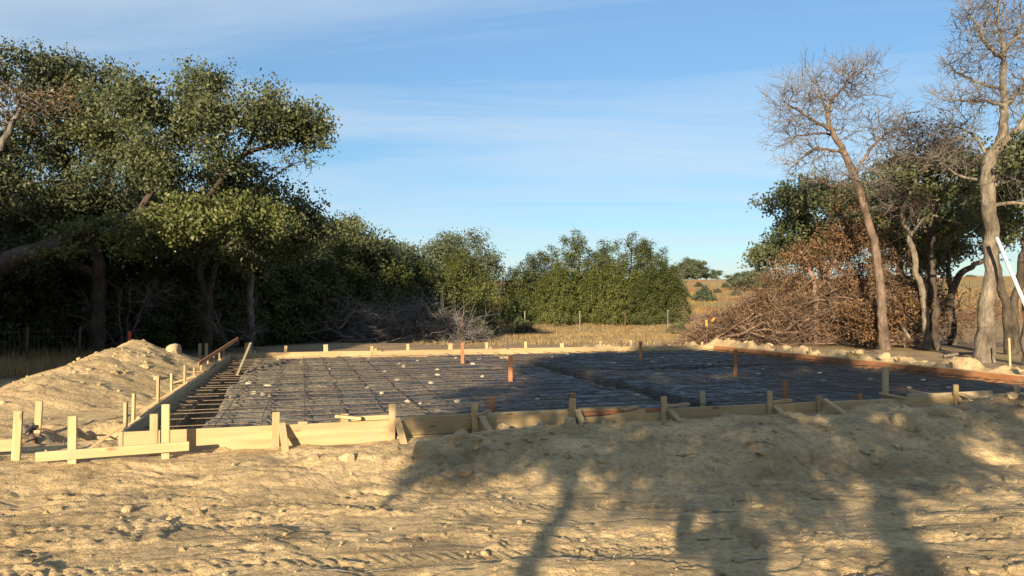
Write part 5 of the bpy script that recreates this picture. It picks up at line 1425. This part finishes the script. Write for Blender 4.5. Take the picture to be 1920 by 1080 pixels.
# pale rubble thrown up outside the right wall
for i in range(26):
    t = rf.uniform(2.0, SL - 0.2); s = SW + rf.uniform(0.3, 0.95); p = sl(s, t); w = rf.uniform(0.05, 0.17)
    o = link('rubble_stone', rock_me[i % 5], None, (p[0], p[1], gfine(p[0], p[1]) + w * 0.15)); o.scale = (w * 1.3, w, w * 0.7); o.rotation_euler = (0, 0, rf.uniform(0, 6)); o.data = rock_me[i % 5]
    tag(o, 'pale chunk of rubble outside the right form wall, ' + ('near the largest bare oak' if t < 6 else 'below the reddish bare oak' if t < 10 else 'beside the brown brush pile'), 'rock', 'rubble outside the right wall')
# clods strewn over the dirt
r = np.random.default_rng(111); mb = MB(); cl = [lump(400 + k, 1) for k in range(6)]
n = 2600
yy = 3.2 * np.exp(r.uniform(0, 1, n) * math.log(10.5 / 3.2)); xx = r.uniform(-0.85, 0.80, n) * yy
dens = fbm(xx * 0.8, yy * 0.8, 3, 221)
keep = (dens + r.normal(0, 0.3, n) > -0.1); s_, t_ = to_sl(xx, yy); keep &= ~((s_ > -0.05) & (t_ > -0.08))
xx, yy = xx[keep], yy[keep]; zz = fine_z(xx, yy); sz = np.clip(r.lognormal(math.log(0.0065), 0.75, len(xx)), 0.003, 0.045)
for x, y, z, w, k in zip(xx, yy, zz, sz, r.integers(0, 6, len(xx))):
    V, T = cl[k]; a = r.uniform(0, 6.28); c, s = math.cos(a), math.sin(a)
    Vr = np.stack([V[:, 0] * c - V[:, 1] * s, V[:, 0] * s + V[:, 1] * c, V[:, 2] * 0.75], 1) * w
    mb.add(Vr + np.array([x, y, z + w * 0.3]), [T])
me = mb.mesh('clods', M['soil'], False)
a_ = me.color_attributes.new('soil', 'FLOAT_COLOR', 'POINT'); a_.data.foreach_set('color', np.tile(np.array([0.50, 0.375, 0.21, 1], np.float32), len(me.vertices)))
tag(link('clods', me), 'crumbled clods of tan soil strewn over the churned dirt', 'clods', kind='stuff')
mb = MB(); n = 420
ss = r.uniform(3.0, 14.5, n); tq = -np.abs(r.normal(0.95, 0.75, n)) - 0.12; xx = N0[0] + ss * UD[0] + tq * VD[0]; yy = N0[1] + ss * UD[1] + tq * VD[1]
xm = np.concatenate([xx, -8.6 + r.normal(0, 0.9, 170)]); ym = np.concatenate([yy, 14.8 + r.normal(0, 1.9, 170)]); s_, t_ = to_sl(xm, ym); k_ = ~((s_ > -0.12) & (t_ > -0.1)); xm, ym = xm[k_], ym[k_]
zz = fine_z(xm, ym); sz = np.clip(r.lognormal(math.log(0.028), 0.6, len(xm)), 0.012, 0.11)
for x, y, z, w, k in zip(xm, ym, zz, sz, r.integers(0, 6, len(xm))):
    V, T = cl[k]; a = r.uniform(0, 6.28); c, s = math.cos(a), math.sin(a)
    Vr = np.stack([V[:, 0] * c - V[:, 1] * s, V[:, 0] * s + V[:, 1] * c, V[:, 2] * 0.7], 1) * w
    mb.add(Vr + np.array([x, y, z + w * 0.15]), [T])
me = mb.mesh('bank_clods', M['soil'], False)
a_ = me.color_attributes.new('soil', 'FLOAT_COLOR', 'POINT'); a_.data.foreach_set('color', np.tile(np.array([0.50, 0.37, 0.205, 1], np.float32), len(me.vertices)))
tag(link('bank_clods', me), 'broken lumps of dug soil lying on the bank and the soil heap', 'clods', kind='stuff')
# twigs trodden into the dirt
mb = MB()
for i in range(90):
    y = 3.6 * math.exp(rf.uniform(0, 1) * math.log(9.0 / 3.6)); x = rf.uniform(-0.75, 0.7) * y; a = rf.uniform(-0.5, 0.5); L_ = rf.uniform(0.08, 0.35)
    s, t = to_sl(x, y)
    if t > -0.5: continue
    q = [np.array([x + math.cos(a) * L_ * k, y + math.sin(a) * L_ * k + rf.uniform(-0.01, 0.01), 0]) for k in (0, 0.35, 0.7, 1)]
    for w in q: w[2] = gfine(w[0], w[1]) + 0.008
    mb.tube(q, [0.005, 0.005, 0.004, 0.002], 4)
tag(mb.build('litter_twigs', M['brush'], None, True), 'thin dry twigs trodden into the dirt', 'twigs', kind='stuff')

# scrap in the dug hole
scrap = empty('scrap_heap', P(90, 825, 9.7), 'tangle of cut rebar and pipe offcuts in the dug hole at the near left corner', 'scrap')
for i, (a, b, m_, w) in enumerate(((P(50, 800, 9.9), P(75, 848, 9.4), M['post'], 0.03), (P(75, 815, 9.9), P(110, 840, 9.5), M['galv'], 0.012), (P(60, 805, 9.8), P(105, 812, 9.8), M['post'], 0.014), (P(118, 842, 9.4), P(122, 822, 9.5), M['galv'], 0.01), (P(40, 830, 9.3), P(95, 845, 9.3), M['rebar'], 0.012), (P(45, 812, 9.6), P(70, 800, 9.9), M['galv'], 0.025), (P(30, 842, 9.2), P(70, 822, 9.6), M['rebar'], 0.012), (P(62, 795, 10), P(58, 830, 9.6), M['brush'], 0.02))):
    mid = (a + b) / 2 + np.array([0, 0, 0.03])
    into(scrap, MB().tube([a, mid, b], w, 6).build('pipe' if w > 0.011 else 'rod', m_, scrap, True))

# ------------------------------------------------------------------ fences, survey stakes, pipe
fen = empty('wire_fence', on_ground(1060, 50), 'low wire fence on thin steel posts across the dry grass before the junipers', 'fence')
posts = [(867, 34, 40, M['post']), (984, 50, 30, M['galv']), (1087, 51, 36, M['galv']), (1172, 50, 38, M['post']), (1252, 50, 40, M['galv']), (1322, 49, 45, M['galv'])]
tops = []
for px, Y, hp, m_ in posts:
    b = on_ground(px, Y); h_ = 1.35
    o = MB().box(b + np.array([0, 0, h_ / 2]), (0.02, 0, 0), (0, 0.02, 0), (0, 0, h_ / 2)).box(b + np.array([0, 0.025, h_ / 2 - 0.01]), (0.035, 0, 0), (0, 0.004, 0), (0, 0, h_ / 2 - 0.01))
    into(fen, o.build('fence_post', m_, fen))
    if m_ is M['galv']: into(fen, MB().box(b + np.array([0, 0, h_ + 0.05]), (0.018, 0, 0), (0, 0.018, 0), (0, 0, 0.04)).build('post_cap', M['concrete'], fen))
    tops.append(b)
for zf in (0.35, 0.65, 0.95, 1.25):
    into(fen, MB().tube([b + np.array([0, 0.03, zf]) for b in tops], 0.004, 3).build('wire', M['galv'], fen))
fl = empty('wire_fence', on_ground(60, 20.5), 'sagging mesh wire fence in the shade under the left trees', 'fence')
a, b = on_ground(-60, 19), on_ground(150, 21.5)
for u in (0.0, 0.5, 1.0):
    q = a * (1 - u) + b * u; into(fl, MB().tube([q, q + np.array([0.02, 0, 1.1])], 0.03, 6).build('fence_post', M['post'], fl, True))
for k in range(6):
    z = 0.15 + k * 0.17
    into(fl, MB().tube([a + np.array([0, 0, z]), (a + b) / 2 + np.array([0, 0, z - 0.03]), b + np.array([0, 0, z])], 0.005, 3).build('wire', M['galv'], fl))
mb = MB()
for u in np.linspace(0, 1, 24):
    q = a * (1 - u) + b * u; mb.tube([q + np.array([0, 0, 0.12]), q + np.array([0, 0, 1.0])], 0.004, 3)
into(fl, mb.build('mesh_wires', M['galv'], fl))
q = P(243, 650, 19.5)
st = empty('survey_stake', (q[0], q[1], gfine(q[0], q[1])), 'thin stake with a bright red top behind the peak of the soil heap', 'stake')
into(st, MB().box(P(243, 645, 19.5) - np.array([0, 0, 0.2]), (0.015, 0, 0), (0, 0.015, 0), (0, 0, 0.35)).build('shaft', M['post'], st))
into(st, MB().box(P(243, 630, 19.5), (0.022, 0, 0), (0, 0.022, 0), (0, 0, 0.13)).build('red_top', M['red'], st))
q = on_ground(1325, 27.8)
st = empty('survey_stake', q, 'dark survey stake with orange ribbon at the left tip of the brown brush pile', 'stake')
into(st, MB().box(q + np.array([0, 0, 0.55]), (0.02, 0, 0), (0, 0.012, 0), (0, 0, 0.6)).build('shaft', M['post'], st))
into(st, MB().bar(P(1325, 612, 27.75), P(1324, 600, 27.75), 0.07, 0.03, (1, 0, 0)).bar(P(1334, 602, 27.7), P(1340, 596, 27.7), 0.06, 0.02, (1, 0, 0)).build('ribbon', M['orange'], st))
tag(timber('stake', on_ground(1892, 20.4) - np.array([0, 0, 0.1]), P(1892, 634, 20.4), 0.05, 0.03, pine, None, side=(1, 0, 0)), 'thin upright stake between the two right-hand trunks', 'stake')
q0, q1 = P(1869, 446, 21.2), P(1930, 590, 20.3)
tag(MB().tube([q0, (q0 + q1) / 2, q1], 0.05, 12).build('white_pipe', M['pvc'], None, True), 'white plastic pipe leaning against the trunk at the right edge', 'pipe')
# cut logs on the ground at the right
for a, b, w, lab in ((P(1622, 655, 25.5), P(1662, 668, 24.5), 0.03, 'thin forked pale stick on the brown soil left of the right trunks'), (P(1770, 668, 23.5), P(1828, 662, 23.8), 0.05, 'pale cut log lying left of the largest bare oak'), (P(1690, 612, 26.5), P(1706, 634, 26.0), 0.06, 'short cut bough lying right of the reddish trunk')):
    a, b = a.copy(), b.copy(); a[2] = max(a[2], gfine(a[0], a[1]) + w); b[2] = max(b[2], gfine(b[0], b[1]) + w)
    tag(MB().tube([a, (a + b) / 2 + np.array([0, 0, 0.03]), b], [w, w * 0.9, w * 0.7], 8).build('cut_branch', M['bark_pale'], None, True), lab, 'branch')

# ------------------------------------------------------------------ the person taking the picture, whose shadow lies at the lower right
def person():
    x0, y0 = -0.02, -0.42
    J = {'pelvis': (0, 0, 0.95, 0.145), 'belly': (0, -0.01, 1.12, 0.14), 'chest': (0, 0, 1.30, 0.155), 'neck': (0, 0.01, 1.48, 0.062), 'head0': (0, 0.02, 1.58, 0.085), 'head1': (0, 0.02, 1.68, 0.115), 'head2': (0, 0.015, 1.76, 0.07),
         'shL': (-0.19, 0, 1.42, 0.095), 'elL': (-0.43, 0.04, 1.34, 0.10), 'wrL': (-0.35, 0.24, 1.60, 0.075), 'haL': (-0.21, 0.29, 1.68, 0.05),
         'shR': (0.19, 0, 1.42, 0.075), 'elR': (0.25, 0.16, 1.22, 0.05), 'wrR': (0.05, 0.29, 1.50, 0.036), 'haR': (-0.0, 0.30, 1.58, 0.04),
         'hipL': (-0.10, 0, 0.90, 0.11), 'knL': (-0.12, 0.02, 0.50, 0.07), 'anL': (-0.13, -0.02, 0.10, 0.05), 'toL': (-0.14, 0.16, 0.04, 0.045),
         'hipR': (0.10, 0, 0.90, 0.11), 'knR': (0.12, 0.02, 0.50, 0.07), 'anR': (0.13, -0.02, 0.10, 0.05), 'toR': (0.14, 0.16, 0.04, 0.045)}
    E = [('pelvis', 'belly'), ('belly', 'chest'), ('chest', 'neck'), ('neck', 'head0'), ('head0', 'head1'), ('head1', 'head2'), ('chest', 'shL'), ('shL', 'elL'), ('elL', 'wrL'), ('wrL', 'haL'), ('chest', 'shR'), ('shR', 'elR'), ('elR', 'wrR'), ('wrR', 'haR'),
         ('pelvis', 'hipL'), ('hipL', 'knL'), ('knL', 'anL'), ('anL', 'toL'), ('pelvis', 'hipR'), ('hipR', 'knR'), ('knR', 'anR'), ('anR', 'toR')]
    for sd, hx in (('L', -0.12), ('R', 0.0)):
        h = J['ha' + sd]
        for f in range(4):
            J[f'f{sd}{f}a'] = (h[0] + 0.05, h[1] + 0.01, h[2] + 0.02 - f * 0.018, 0.011); J[f'f{sd}{f}b'] = (h[0] + 0.085, h[1] - 0.015, h[2] + 0.025 - f * 0.018, 0.009)
            E += [('ha' + sd, f'f{sd}{f}a'), (f'f{sd}{f}a', f'f{sd}{f}b')]
        J[f'th{sd}'] = (h[0] + 0.03, h[1] - 0.05, h[2] + 0.03, 0.011); E.append(('ha' + sd, f'th{sd}'))
    names = list(J); me = bpy.data.meshes.new('person')
    me.from_pydata([J[k][:3] for k in names], [(names.index(a), names.index(b)) for a, b in E], [])
    o = link('person', me, None, (x0, y0, -0.02))
    o.modifiers.new('skin', 'SKIN'); o.modifiers['skin'].use_smooth_shade = True
    if not me.skin_vertices: me.skin_vertices.new()
    for k, v in zip(names, me.skin_vertices[0].data):
        v.radius = (J[k][3], J[k][3]); v.use_root = (k == 'pelvis')
    s = o.modifiers.new('sub', 'SUBSURF'); s.levels = 1; s.render_levels = 2
    me.materials.append(M['shirt'])
    tag(o, 'person standing behind the viewpoint with both arms raised, casting the rounded shadow at lower right', 'person')
    ph = MB().box((x0 - 0.06, y0 + 0.325, 1.655), (0.075, 0, 0), (0, 0.0045, 0), (0, 0, 0.037), 0.003).build('phone', M['black'])
    tag(ph, 'dark phone held up in both hands behind the viewpoint', 'phone')
person()
